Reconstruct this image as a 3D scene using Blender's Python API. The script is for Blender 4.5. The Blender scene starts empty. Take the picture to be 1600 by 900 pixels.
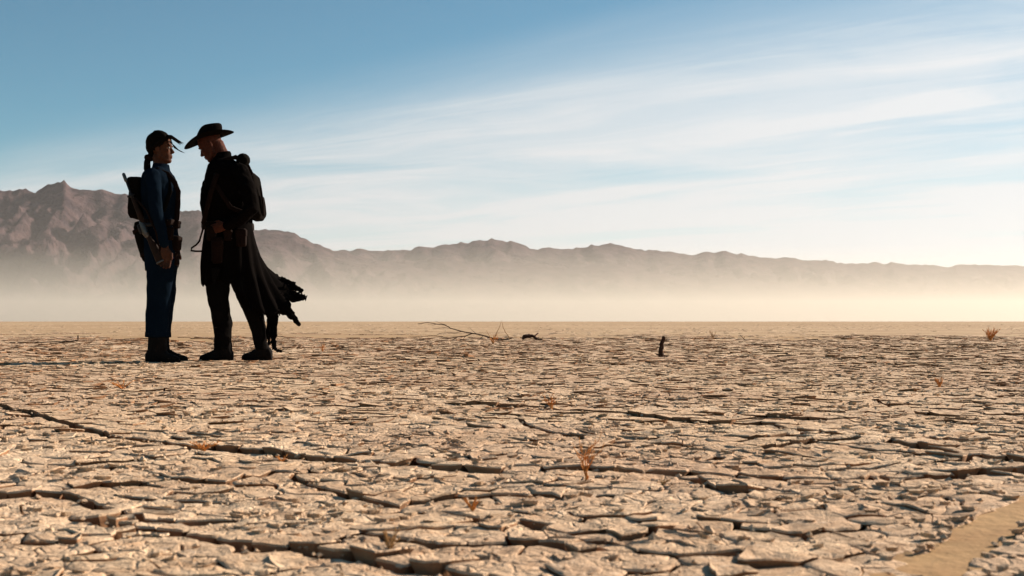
import bpy, bmesh, math, random
import numpy as np
from mathutils import Vector, Matrix, noise, kdtree

random.seed(7)
S = bpy.context.scene
C = S.collection
R = math.radians

# ------------------------------------------------------------------ camera
F, HY, H = 2000.0, 502.0, 0.30           # focal length in photo pixels, horizon row, camera height in m
cam = bpy.data.cameras.new('camera')
cam_o = bpy.data.objects.new('camera', cam); C.objects.link(cam_o)
cam.sensor_width = 36.0
cam.lens = 36.0 * F / 1600.0
cam.shift_y = (HY - 450.0) / 1600.0
cam_o.location = (0, 0, H)
cam_o.rotation_euler = (math.pi / 2, 0, 0)
cam.clip_start = 0.05
cam.clip_end = 60000
cam.dof.use_dof = True
cam.dof.focus_distance = 8.0
cam.dof.aperture_fstop = 12.0
S.camera = cam_o

# ------------------------------------------------------------------ sky, sun, exposure
SUN_AZ, SUN_EL = 58.0, 26.0              # clockwise from the view direction, above the horizon
SUNV = Vector((math.sin(R(SUN_AZ)) * math.cos(R(SUN_EL)), math.cos(R(SUN_AZ)) * math.cos(R(SUN_EL)), math.sin(R(SUN_EL))))
world = bpy.data.worlds.new('World'); S.world = world
world.use_nodes = True
wt = world.node_tree; wn = wt.nodes; wl = wt.links
bg = wn['Background']
SKY_STRENGTH = 0.055
bg.inputs[1].default_value = SKY_STRENGTH


def wmath(op, a, b=None, c=None, tree=wt, clamp=False):
    m = tree.nodes.new('ShaderNodeMath'); m.operation = op; m.use_clamp = clamp
    for i, v in enumerate((a, b, c)):
        if v is None: continue
        if isinstance(v, (int, float)): m.inputs[i].default_value = v
        else: tree.links.new(v, m.inputs[i])
    return m.outputs[0]


def build_sky():
    sky = wn.new('ShaderNodeTexSky'); sky.sky_type = 'NISHITA'; sky.sun_disc = False
    sky.sun_elevation = R(SUN_EL); sky.sun_rotation = R(SUN_AZ)
    sky.air_density = 1.0; sky.dust_density = 0.3; sky.ozone_density = 1.5; sky.altitude = 2000
    tc = wn.new('ShaderNodeTexCoord')
    sep = wn.new('ShaderNodeSeparateXYZ'); wl.new(tc.outputs['Generated'], sep.inputs[0])
    dx, dy, dz = sep.outputs
    zz = wmath('ADD', wmath('MAXIMUM', dz, 0.0), 0.035)
    px, py = wmath('DIVIDE', dx, zz), wmath('DIVIDE', dy, zz)
    # cirrus sheet: u runs across the streaks, v along them
    u = wmath('ADD', wmath('MULTIPLY', px, 0.62), wmath('MULTIPLY', py, 0.78))
    v = wmath('ADD', wmath('MULTIPLY', px, -0.78), wmath('MULTIPLY', py, 0.62))

    def tex(su, sv, detail, rough, dist, off):
        nonlocal u
        cmb = wn.new('ShaderNodeCombineXYZ')
        wl.new(wmath('MULTIPLY', u, su), cmb.inputs[0]); wl.new(wmath('MULTIPLY', v, sv), cmb.inputs[1])
        cmb.inputs[2].default_value = off
        t = wn.new('ShaderNodeTexNoise'); t.inputs['Scale'].default_value = 1.0
        t.inputs['Detail'].default_value = detail; t.inputs['Roughness'].default_value = rough
        t.inputs['Distortion'].default_value = dist
        wl.new(cmb.outputs[0], t.inputs['Vector'])
        return t.outputs['Fac']

    def mr(x, a, b, c=0.0, d=1.0):
        m = wn.new('ShaderNodeMapRange'); m.interpolation_type = 'SMOOTHSTEP'
        for i, q in enumerate((a, b, c, d)): m.inputs[i + 1].default_value = q
        wl.new(x, m.inputs[0]); return m.outputs[0]
    warp = wmath('MULTIPLY', wmath('SUBTRACT', tex(0.30, 0.13, 4, 0.55, 0.0, 6.6), 0.5), 3.0)
    u0 = u; u = wmath('ADD', u, warp)
    big = tex(0.42, 0.10, 3, 0.5, 0.3, 3.1)
    streak = tex(1.25, 0.15, 6, 0.52, 0.35, 9.7)
    fine = tex(5.0, 0.55, 5, 0.6, 0.5, 1.3)
    patch = tex(0.8, 0.5, 7, 0.62, 0.4, 4.2)
    u = u0
    edge = mr(wmath('ADD', u, wmath('MULTIPLY', wmath('SUBTRACT', big, 0.5), 1.2)), 2.85, 3.95)
    veil = mr(u, 2.8, 13.0, 0.36, 0.84)
    body = wmath('ADD', wmath('MULTIPLY', mr(streak, 0.33, 0.70), 0.40), wmath('ADD', wmath('MULTIPLY', mr(fine, 0.42, 0.72), 0.22), wmath('MULTIPLY', mr(patch, 0.38, 0.66), 0.42)))
    cover = wmath('ADD', wmath('MULTIPLY', body, wmath('ADD', wmath('MULTIPLY', big, 0.8), 0.45)), veil)
    cover = wmath('MULTIPLY', cover, edge)
    faint = wmath('MULTIPLY', mr(streak, 0.5, 0.8), 0.05)
    cover = wmath('MAXIMUM', cover, faint, clamp=True)
    # ice cloud is brighter the nearer it stands to the sun
    dot = wn.new('ShaderNodeVectorMath'); dot.operation = 'DOT_PRODUCT'
    wl.new(tc.outputs['Generated'], dot.inputs[0]); dot.inputs[1].default_value = SUNV
    ph = wmath('MAXIMUM', dot.outputs['Value'], 0.0)
    ph = wmath('ADD', wmath('MULTIPLY', wmath('POWER', ph, 2.0), 2.2), 6.8)
    white = wn.new('ShaderNodeCombineXYZ')
    wl.new(ph, white.inputs[0]); wl.new(wmath('MULTIPLY', ph, 1.0), white.inputs[1]); wl.new(wmath('MULTIPLY', ph, 1.0), white.inputs[2])
    mix = wn.new('ShaderNodeMix'); mix.data_type = 'RGBA'
    wl.new(wmath('MULTIPLY', cover, 0.92), mix.inputs['Factor'])
    hue = wn.new('ShaderNodeMix'); hue.data_type = 'RGBA'; hue.blend_type = 'MULTIPLY'; hue.inputs['Factor'].default_value = 1.0
    wl.new(sky.outputs[0], hue.inputs['A']); hue.inputs['B'].default_value = (0.63, 0.93, 0.87, 1)      # clear teal desert sky
    wl.new(hue.outputs['Result'], mix.inputs['A']); wl.new(white.outputs[0], mix.inputs['B'])
    wl.new(mix.outputs['Result'], bg.inputs[0])


build_sky()
sun = bpy.data.lights.new('sun', 'SUN'); sun.energy = 5.0; sun.angle = R(0.53); sun.color = (1.0, 0.85, 0.70)
sun_o = bpy.data.objects.new('sun', sun); C.objects.link(sun_o)
sun_o.rotation_euler = (-SUNV).to_track_quat('-Z', 'Y').to_euler()
sun_o.location = (20, 15, 20)
S.view_settings.view_transform = 'Standard'; S.view_settings.look = 'None'
S.view_settings.gamma = 1.0; S.view_settings.use_curve_mapping = False
S.view_settings.exposure = 1.0
S.render.engine = 'CYCLES'
S.cycles.use_denoising = True
S.cycles.max_bounces = 5; S.cycles.diffuse_bounces = 2; S.cycles.glossy_bounces = 2
S.cycles.volume_bounces = 0; S.cycles.transparent_max_bounces = 8


# ------------------------------------------------------------------ helpers
def GP(px, py):
    """the point of the flat lake bed seen at a photo pixel"""
    y = H * F / (py - HY)
    return Vector(((px - 800.0) / F * y, y, 0.0))


def mesh_obj(name, verts, faces, mat, parent=None, loc=None, smooth=True, sharp=None):
    me = bpy.data.meshes.new(name)
    me.from_pydata(verts, [], faces)
    if smooth: me.polygons.foreach_set('use_smooth', [True] * len(me.polygons))
    if sharp: me.set_sharp_from_angle(angle=R(sharp))
    me.materials.append(mat); me.update()
    o = bpy.data.objects.new(name, me); C.objects.link(o)
    if loc is not None: o.location = loc
    if parent: o.parent = parent
    return o


def tag(o, label=None, cat=None, group=None, kind=None):
    if label: o['label'] = label
    if cat: o['category'] = cat
    if group: o['group'] = group
    if kind: o['kind'] = kind
    return o


def empty(name, loc):
    o = bpy.data.objects.new(name, None); C.objects.link(o); o.location = loc
    o.empty_display_size = 0.1
    return o


def mat(name, color, rough=0.9, spec=0.2, var=None, vscale=8.0, bump=0.0, bscale=60.0, sss=0.0, sheen=0.0, metal=0.0):
    m = bpy.data.materials.new(name); m.use_nodes = True
    t = m.node_tree; p = t.nodes['Principled BSDF']
    p.inputs['Roughness'].default_value = rough
    p.inputs['Specular IOR Level'].default_value = spec
    p.inputs['Metallic'].default_value = metal
    p.inputs['Base Color'].default_value = (*color, 1)
    if sss:
        p.inputs['Subsurface Weight'].default_value = sss
        p.inputs['Subsurface Radius'].default_value = (0.02, 0.006, 0.003)
        p.inputs['Subsurface Scale'].default_value = 0.6
    if sheen: p.inputs['Sheen Weight'].default_value = sheen
    g = t.nodes.new('ShaderNodeNewGeometry')
    if var:
        n = t.nodes.new('ShaderNodeTexNoise'); n.inputs['Scale'].default_value = vscale; n.inputs['Detail'].default_value = 5
        t.links.new(g.outputs['Position'], n.inputs['Vector'])
        r = t.nodes.new('ShaderNodeMapRange'); r.inputs[1].default_value = 0.35; r.inputs[2].default_value = 0.68
        t.links.new(n.outputs['Fac'], r.inputs[0])
        x = t.nodes.new('ShaderNodeMix'); x.data_type = 'RGBA'
        x.inputs['A'].default_value = (*color, 1); x.inputs['B'].default_value = (*var, 1)
        t.links.new(r.outputs[0], x.inputs['Factor']); t.links.new(x.outputs['Result'], p.inputs['Base Color'])
    if bump:
        n = t.nodes.new('ShaderNodeTexNoise'); n.inputs['Scale'].default_value = bscale; n.inputs['Detail'].default_value = 6
        n.inputs['Roughness'].default_value = 0.65
        t.links.new(g.outputs['Position'], n.inputs['Vector'])
        b = t.nodes.new('ShaderNodeBump'); b.inputs['Strength'].default_value = 1.0; b.inputs['Distance'].default_value = bump
        t.links.new(n.outputs['Fac'], b.inputs['Height']); t.links.new(b.outputs[0], p.inputs['Normal'])
    return m


def mud_material():
    m = bpy.data.materials.new('dry_mud'); m.use_nodes = True
    t = m.node_tree; p = t.nodes['Principled BSDF']
    p.inputs['Roughness'].default_value = 0.95; p.inputs['Specular IOR Level'].default_value = 0.08
    g = t.nodes.new('ShaderNodeNewGeometry')

    def nz(scale, detail=4, rough=0.6, dist=0.0):
        n = t.nodes.new('ShaderNodeTexNoise'); n.inputs['Scale'].default_value = scale
        n.inputs['Detail'].default_value = detail; n.inputs['Roughness'].default_value = rough
        n.inputs['Distortion'].default_value = dist
        t.links.new(g.outputs['Position'], n.inputs['Vector']); return n.outputs['Fac']

    def mixc(fac, a, b, lo, hi):
        r = t.nodes.new('ShaderNodeMapRange'); r.inputs[1].default_value = lo; r.inputs[2].default_value = hi
        t.links.new(fac, r.inputs[0])
        x = t.nodes.new('ShaderNodeMix'); x.data_type = 'RGBA'
        t.links.new(r.outputs[0], x.inputs['Factor'])
        for k, q in (('A', a), ('B', b)):
            if isinstance(q, tuple): x.inputs[k].default_value = (*q, 1)
            else: t.links.new(q, x.inputs[k])
        return x.outputs['Result']
    c1 = mixc(nz(1.3, 5, 0.6), (0.61, 0.43, 0.275), (0.72, 0.54, 0.37), 0.35, 0.65)
    c1 = mixc(nz(0.55, 6, 0.7), c1, (0.42, 0.268, 0.178), 0.44, 0.70)
    c2 = mixc(nz(11, 6, 0.75), c1, (0.36, 0.208, 0.118), 0.47, 0.78)
    c3 = mixc(nz(45, 4, 0.7), c2, (0.76, 0.60, 0.44), 0.56, 0.76)
    t.links.new(c3, p.inputs['Base Color'])
    # fine relief: grain, flakes and hairline cracks
    vo = t.nodes.new('ShaderNodeTexVoronoi'); vo.feature = 'DISTANCE_TO_EDGE'; vo.inputs['Scale'].default_value = 26
    wv = t.nodes.new('ShaderNodeVectorMath'); wv.operation = 'ADD'
    nn = t.nodes.new('ShaderNodeTexNoise'); nn.inputs['Scale'].default_value = 22; nn.inputs['Detail'].default_value = 3
    t.links.new(g.outputs['Position'], nn.inputs['Vector'])
    sc = t.nodes.new('ShaderNodeVectorMath'); sc.operation = 'SCALE'; sc.inputs['Scale'].default_value = 0.05
    t.links.new(nn.outputs['Color'], sc.inputs[0])
    t.links.new(g.outputs['Position'], wv.inputs[0]); t.links.new(sc.outputs[0], wv.inputs[1])
    t.links.new(wv.outputs[0], vo.inputs['Vector'])
    cr = wmath('MINIMUM', wmath('MULTIPLY', vo.outputs['Distance'], 9.0, tree=t), 1.0, tree=t)
    where = wmath('MULTIPLY', wmath('SUBTRACT', nz(4.0, 3), 0.42, tree=t), 6.0, tree=t, clamp=True)
    cr = wmath('MULTIPLY', wmath('SUBTRACT', cr, 1.0, tree=t), where, tree=t)
    hgt = wmath('ADD', wmath('MULTIPLY', nz(34, 6, 0.68, 0.6), 1.5, tree=t), wmath('MULTIPLY', cr, 0.5, tree=t), tree=t)
    hgt = wmath('ADD', hgt, wmath('MULTIPLY', nz(170, 4, 0.6), 0.30, tree=t), tree=t)
    b = t.nodes.new('ShaderNodeBump'); b.inputs['Strength'].default_value = 1.0; b.inputs['Distance'].default_value = 0.011
    t.links.new(hgt, b.inputs['Height']); t.links.new(b.outputs[0], p.inputs['Normal'])
    return m


def ground_material():
    """fine sand in the gaps near by, a smooth playa with faint patches far away"""
    m = bpy.data.materials.new('lake_bed_sand'); m.use_nodes = True
    t = m.node_tree; p = t.nodes['Principled BSDF']
    p.inputs['Roughness'].default_value = 0.95; p.inputs['Specular IOR Level'].default_value = 0.08
    g = t.nodes.new('ShaderNodeNewGeometry')

    def nz(scale, detail=4, rough=0.6, stretch=None):
        n = t.nodes.new('ShaderNodeTexNoise'); n.inputs['Scale'].default_value = scale
        n.inputs['Detail'].default_value = detail; n.inputs['Roughness'].default_value = rough
        t.links.new(g.outputs['Position'], n.inputs['Vector']); return n.outputs['Fac']

    def mixc(fac, a, b, lo, hi):
        r = t.nodes.new('ShaderNodeMapRange'); r.inputs[1].default_value = lo; r.inputs[2].default_value = hi
        t.links.new(fac, r.inputs[0])
        x = t.nodes.new('ShaderNodeMix'); x.data_type = 'RGBA'
        t.links.new(r.outputs[0], x.inputs['Factor'])
        for k, q in (('A', a), ('B', b)):
            if isinstance(q, tuple): x.inputs[k].default_value = (*q, 1)
            else: t.links.new(q, x.inputs[k])
        return x.outputs['Result']
    c = mixc(nz(0.02, 6, 0.6), (0.38, 0.265, 0.155), (0.50, 0.37, 0.235), 0.38, 0.62)
    c = mixc(nz(0.35, 5, 0.7), c, (0.31, 0.20, 0.115), 0.44, 0.66)
    c = mixc(nz(9, 5, 0.7), c, (0.40, 0.26, 0.145), 0.5, 0.8)
    # fine tan sand fills the gaps of the cracked part; farther out the crust itself is bare
    ln = t.nodes.new('ShaderNodeVectorMath'); ln.operation = 'LENGTH'; t.links.new(g.outputs['Position'], ln.inputs[0])
    sand = mixc(nz(6, 5, 0.7), (0.37, 0.235, 0.115), (0.31, 0.185, 0.09), 0.4, 0.7)
    c = mixc(wmath('ADD', ln.outputs['Value'], wmath('MULTIPLY', nz(0.3, 4), 14.0, tree=t), tree=t), sand, c, 22.0, 36.0)
    t.links.new(c, p.inputs['Base Color'])
    h = wmath('ADD', wmath('MULTIPLY', nz(40, 5), 0.004, tree=t), wmath('MULTIPLY', nz(3.0, 6, 0.7), 0.03, tree=t), tree=t)
    b = t.nodes.new('ShaderNodeBump'); b.inputs['Strength'].default_value = 0.6; b.inputs['Distance'].default_value = 1.0
    t.links.new(h, b.inputs['Height']); t.links.new(b.outputs[0], p.inputs['Normal'])
    return m


M_MUD = mud_material()
M_CRACK_SHADE = mat('crack_shade_brown', (0.24, 0.125, 0.066), 0.95, 0.05, (0.30, 0.17, 0.095), 25, 0.004, 60)   # plate walls: shade of the cracks put into a darker brown
M_GROUND = ground_material()
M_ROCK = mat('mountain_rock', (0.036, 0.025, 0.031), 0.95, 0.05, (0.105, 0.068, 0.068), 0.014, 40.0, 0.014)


# ------------------------------------------------------------------ relief of the lake bed
def und(x, y):
    k = 1.0 / (1.0 + (max(0.0, y) / 7.0) ** 3)          # the bed is flatter farther out
    return (0.3 + 0.7 * k) * (0.015 * noise.noise(Vector((x * 0.55, y * 0.55, 3.3))) + 0.008 * noise.noise(Vector((x * 1.7, y * 1.7, 8.1))))


def plate_zone(x, y):
    return 0.9 < y < 34 and abs(x) < 0.43 * y + 1.0


def zone_mask(x, y):
    """1 well inside the cracked area, 0 outside"""
    a = min((y - 0.7) / 0.3, (27 - y) / 13.0, (0.43 * y + 1.1 - abs(x)) / 0.3)
    return max(0.0, min(1.0, a))


# sand channel that crosses the lower right corner
CH_L = [GP(*p) for p in ((1310, 930), (1385, 896), (1440, 868), (1490, 842), (1545, 812), (1600, 782), (1680, 742))]
CH_R = [GP(*p) for p in ((1440, 935), (1492, 902), (1530, 868), (1562, 846), (1600, 818), (1660, 788), (1700, 752))]
POLY = [(p.x, p.y) for p in CH_L] + [(p.x, p.y) for p in reversed(CH_R)]


BANKS = np.array([(a.x, a.y, b.x, b.y) for L_ in (CH_L, CH_R) for a, b in zip(L_, L_[1:])])


def channel_dist(x, y):
    ax, ay, bx, by = BANKS.T
    dx, dy = bx - ax, by - ay
    t = np.clip(((x - ax) * dx + (y - ay) * dy) / (dx * dx + dy * dy), 0, 1)
    return float(np.min(np.hypot(x - ax - t * dx, y - ay - t * dy)))


def in_poly(x, y, poly=POLY):
    c = False; j = len(poly) - 1
    for i in range(len(poly)):
        xi, yi = poly[i]; xj, yj = poly[j]
        if (yi > y) != (yj > y) and x < (xj - xi) * (y - yi) / (yj - yi) + xi: c = not c
        j = i
    return c


def build_ground():
    rad = [0.0]
    r = 0.25
    while r < 15000:
        rad.append(r); r *= (1.014 if 1.2 < r < 4 else 1.045) if r < 60 else 1.12
    ang = []
    a = -180.0
    while a < 180:
        ang.append(a); a += 0.7 if abs(a) < 34 else 4.0
    vs = [(0, 0, und(0, 0))]; fs = []
    n = len(ang)
    for r in rad[1:]:
        for a in ang:
            x, y = r * math.sin(R(a)), r * math.cos(R(a))
            k = 1.0 if r < 60 else max(0.0, 1 - (r - 60) / 200)
            z = und(x, y) * k
            if r < 45: z -= (0.003 if 0.3 < x and y < 3.4 and (in_poly(x, y) or channel_dist(x, y) < 0.05) else 0.050) * zone_mask(x, y)
            vs.append((x, y, z))
    for j in range(n): fs.append((0, 1 + (j + 1) % n, 1 + j))
    for i in range(len(rad) - 2):
        for j in range(n):
            a0 = 1 + i * n + j; a1 = 1 + i * n + (j + 1) % n
            fs.append((a0, a1, a1 + n, a0 + n))
    g = mesh_obj('ground', vs, fs, M_GROUND)
    tag(g, kind='structure')
    return g


ground = build_ground()


# ------------------------------------------------------------------ mountains
PROFILE = [(-900, 330), (-600, 318), (-420, 335), (-250, 312), (-120, 305), (-50, 300), (0, 297), (30, 296), (55, 297), (70, 292), (100, 284), (118, 293), (140, 299), (180, 299),
           (200, 303), (215, 311), (235, 320), (280, 328), (310, 328), (325, 336), (350, 346), (395, 360), (412, 357), (432, 359),
           (460, 366), (482, 376), (512, 388), (545, 396), (620, 412), (700, 428), (800, 446), (950, 468), (1150, 486), (1400, 499), (1700, 505)]
PROFILE_FAR = [(-900, 420), (-300, 405), (100, 398), (300, 395), (430, 392), (540, 391), (560, 389), (580, 390), (620, 392), (645, 391), (665, 385), (700, 382), (740, 378),
               (770, 375), (800, 378), (830, 387), (860, 390), (890, 390), (910, 386), (945, 381), (970, 385), (1000, 391), (1040, 393),
               (1085, 398), (1110, 394), (1130, 391), (1150, 396), (1190, 402), (1215, 403), (1245, 401), (1270, 406), (1310, 410),
               (1400, 411), (1480, 415), (1500, 414), (1600, 415), (1750, 412), (1950, 418), (2300, 410), (2700, 425)]
PROFILE_MID = [(300, 470), (420, 440), (500, 418), (560, 406), (620, 410), (680, 402), (760, 412), (830, 408), (880, 418), (960, 414), (1050, 430), (1150, 436),
               (1260, 446), (1400, 458), (1600, 470), (1900, 486), (2200, 500)]


def build_range(name, prof, y0, yc, y1, step, rows, seed, rough, jag):
    xs = np.arange(prof[0][0], prof[-1][0] + 1, step)
    P = np.interp(xs, [p[0] for p in prof], [p[1] for p in prof])
    vs, fs = [], []
    nrow = rows + rows // 3
    for j in range(nrow + 1):
        front = j <= rows
        t = j / rows if front else 1 - (j - rows) / (nrow - rows)
        Y = y0 + (yc - y0) * t if front else yc + (y1 - yc) * (1 - t)
        for i, px in enumerate(xs):
            X = (px - 800) / F * Y
            crest = max(0.0, (HY - P[i]) / F)
            crest *= 1 + jag * noise.fractal(Vector((px * 0.05, seed, 0.5)), 0.5, 2.2, 5)
            q = Vector((X * 0.0046, Y * 0.0017, seed))
            rg = noise.ridged_multi_fractal(q, 0.8, 2.1, 7, 1.0, 2.0) * 0.5          # about 0..1.3
            fb = noise.fractal(Vector((X * 0.006, Y * 0.006, seed + 5)), 0.8, 2.0, 4)
            prof_t = t ** 1.35
            w = 4 * t * (1 - t)
            e = crest * (prof_t + rough * w * (rg - 0.62) + 0.085 * w * fb)
            if t > 0.93: e += crest * 0.012 * noise.noise(Vector((X * 0.011, 0, seed)))
            e = min(e, crest * (0.15 + 0.85 * t ** 0.55)) if front else e
            vs.append((X, Y, max(e, -0.001) * Y - 6 * (1 - t) ** 6 - 1.0 * (t < 0.02)))
    n = len(xs)
    for j in range(nrow):
        for i in range(n - 1):
            a = j * n + i
            fs.append((a, a + 1, a + 1 + n, a + n))
    o = mesh_obj(name, vs, fs, M_ROCK, smooth=True)
    tag(o, kind='structure')
    return o


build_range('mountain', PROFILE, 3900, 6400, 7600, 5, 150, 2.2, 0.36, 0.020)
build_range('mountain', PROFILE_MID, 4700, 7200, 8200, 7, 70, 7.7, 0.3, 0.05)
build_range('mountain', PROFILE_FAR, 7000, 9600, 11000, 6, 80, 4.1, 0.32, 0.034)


# ------------------------------------------------------------------ haze and the blowing dust low over the playa
def volume_box(name, lo, hi, color, density, g):
    m = bpy.data.materials.new(name); m.use_nodes = True
    t = m.node_tree
    t.nodes.remove(t.nodes['Principled BSDF'])
    v = t.nodes.new('ShaderNodeVolumePrincipled')
    v.inputs['Color'].default_value = (*color, 1); v.inputs['Density'].default_value = density
    v.inputs['Anisotropy'].default_value = g
    t.links.new(v.outputs[0], t.nodes['Material Output'].inputs['Volume'])
    (x0, y0, z0), (x1, y1, z1) = lo, hi
    vs = [(x, y, z) for z in (z0, z1) for y in (y0, y1) for x in (x0, x1)]
    fs = [(0, 2, 3, 1), (4, 5, 7, 6), (0, 1, 5, 4), (2, 6, 7, 3), (0, 4, 6, 2), (1, 3, 7, 5)]
    o = mesh_obj(name, vs, fs, m, smooth=False)
    return o


hz = volume_box('haze', (-16500, -16500, -12), (16500, 16500, 760), (0.92, 0.89, 0.89), 1.6e-5, 0.3)
tag(hz, 'pale dusty haze over the whole lake bed and mountains', 'haze', kind='stuff')
ds = volume_box('dust', (-9000, 1000, -5), (9000, 3850, 60), (0.99, 0.92, 0.79), 6.5e-4, 0.3)
tag(ds, 'pale tan bank of blowing dust low in front of the mountains', 'dust', kind='stuff')


d2 = volume_box('dust', (-9500, 1050, -6), (9500, 3870, 180), (0.97, 0.88, 0.77), 0.8e-4, 0.3)
tag(d2, 'thin tan upper layer of blowing dust rising against the mountains', 'dust', kind='stuff')


# ------------------------------------------------------------------ cracked mud: long fissures traced on the ground
FISS = [
    ([(-150, 610), (0, 635), (100, 660), (180, 682), (260, 695), (360, 702), (470, 715), (600, 723)], 1.0),
    ([(660, 729), (780, 738), (920, 736), (1000, 742), (1150, 748), (1300, 750), (1450, 748), (1590, 739), (1760, 728)], 1.0),
    ([(150, 800), (280, 826), (400, 845), (480, 854), (570, 876), (680, 891), (800, 915)], 1.0),
    ([(700, 632), (830, 638), (950, 646), (1100, 661), (1180, 664), (1260, 680), (1345, 690)], 0.8),
    ([(1345, 690), (1250, 697), (1185, 704)], 0.9),
    ([(800, 655), (832, 670), (915, 687)], 0.7),
    ([(1395, 696), (1450, 704), (1540, 716), (1600, 723), (1800, 745)], 1.0),
    ([(-60, 762), (0, 765), (90, 765), (130, 778), (165, 788)], 0.9),
    ([(450, 740), (505, 756), (560, 772), (610, 782)], 0.7),
    ([(190, 752), (270, 745), (350, 750), (420, 738)], 0.7),
    ([(1540, 717), (1420, 730), (1290, 737)], 0.6),
    ([(880, 848), (940, 845), (1000, 838)], 0.7),
    ([(590, 830), (690, 850), (790, 846), (900, 853)], 0.6),
    ([(60, 838), (130, 842), (210, 825), (245, 818)], 0.45),
    ([(190, 792), (230, 805), (262, 808)], 0.5),
    ([(1080, 752), (1110, 768), (1160, 775)], 0.7),
    ([(1360, 628), (1420, 645), (1470, 652)], 0.8),
    ([(1200, 652), (1300, 658), (1395, 655)], 0.8),
    ([(0, 668), (60, 664)], 0.8),
    ([(480, 660), (640, 662), (760, 672)], 0.5),
    ([(640, 780), (720, 775), (830, 772)], 0.6),
    ([(1000, 690), (1110, 698), (1180, 690), (1260, 682)], 0.6),
    ([(1140, 828), (1250, 838), (1330, 830)], 0.5),
    ([(700, 800), (770, 812), (850, 818)], 0.5),
    ([(20, 720), (130, 724), (230, 716)], 0.5),
]
segs = []
for pts, wgt in FISS:
    g = [GP(*p) for p in pts]
    # add wander so the line is not straight
    fine = []
    for a, b in zip(g, g[1:]):
        k = max(2, int((b - a).length / 0.07))
        for i in range(k):
            q = a.lerp(b, i / k)
            fine.append(q + Vector((noise.noise(q * 4.0), noise.noise(q * 4.0 + Vector((9, 9, 9))), 0)) * 0.03)
    fine.append(g[-1])
    for a, b in zip(fine, fine[1:]): segs.append((a.x, a.y, b.x, b.y, wgt))
SEG = np.array(segs)


def fissure_info(x, y):
    """distance to the nearest fissure, 1 if on its far side, weight"""
    ax, ay, bx, by, w = SEG.T
    dx, dy = bx - ax, by - ay
    t = np.clip(((x - ax) * dx + (y - ay) * dy) / (dx * dx + dy * dy + 1e-9), 0, 1)
    qx, qy = ax + t * dx, ay + t * dy
    d = np.hypot(x - qx, y - qy)
    i = int(np.argmin(d))
    s = (dx[i] * (y - ay[i]) - dy[i] * (x - ax[i])) * (1 if dx[i] > 0 else -1)
    return d[i], (1.0 if s > 0 else 0.0), w[i]


def scatter_seeds():
    rng = random.Random(11)
    pts = []                     # (x, y, fissure side marker)
    for ax, ay, bx, by, w in segs:
        dx, dy = bx - ax, by - ay; L = math.hypot(dx, dy) + 1e-9
        nx, ny = -dy / L, dx / L
        mx, my = (ax + bx) / 2, (ay + by) / 2
        o = 0.032 + rng.uniform(-0.005, 0.005)
        for s in (-1, 1): pts.append((mx + nx * o * s, my + ny * o * s))
    # along the channel's two banks
    for line, s in ((CH_L, -1), (CH_R, 1)):
        for a, b in zip(line, line[1:]):
            k = max(1, int((b - a).length / 0.075))
            d = (b - a).normalized(); n = Vector((d.y, -d.x, 0)) * s
            for i in range(k):
                q = a.lerp(b, (i + 0.5) / k)
                for e in (-1, 1): pts.append((q.x + n.x * 0.04 * e, q.y + n.y * 0.04 * e))
    fixed = len(pts)
    kd = kdtree.KDTree(fixed)
    for i, p in enumerate(pts): kd.insert((p[0], p[1], 0), i)
    kd.balance()
    keep = []; taken = {}
    for x, y in pts:
        c = (int(x / 0.03), int(y / 0.03))
        if c in taken: continue
        taken[c] = 1; keep.append((x, y))
    pts = keep
    y = 0.95
    while y < 33:
        cell = 0.066 if y < 6 else 0.066 + (y - 6) * 0.0052
        hw = 0.43 * y + 0.95
        nx = int(2 * hw / cell)
        for i in range(nx):
            x = -hw + (i + 0.5) * cell + rng.uniform(-.46, .46) * cell
            yy = y + rng.uniform(-.46, .46) * cell
            if rng.random() < 0.16 - 0.5 * noise.noise(Vector((x * 1.6, yy * 1.6, 5.5))): continue     # leaves some larger plates
            if y < 9:
                _, _, dist = kd.find((x, yy, 0))
                if dist < 0.050: continue
            pts.append((x, yy))
            if rng.random() < 0.14: pts.append((x + rng.uniform(-.4, .4) * cell, yy + rng.uniform(-.4, .4) * cell))
        y += cell
    return pts


def clip(poly, nx, ny, d):
    """keep the side where n.p <= d"""
    out = []
    n = len(poly)
    for i in range(n):
        a = poly[i]; b = poly[(i + 1) % n]
        da = a[0] * nx + a[1] * ny - d; db = b[0] * nx + b[1] * ny - d
        if da <= 0: out.append(a)
        if (da < 0) != (db < 0) and da != db:
            t = da / (da - db)
            out.append((a[0] + (b[0] - a[0]) * t, a[1] + (b[1] - a[1]) * t))
    return out


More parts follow.
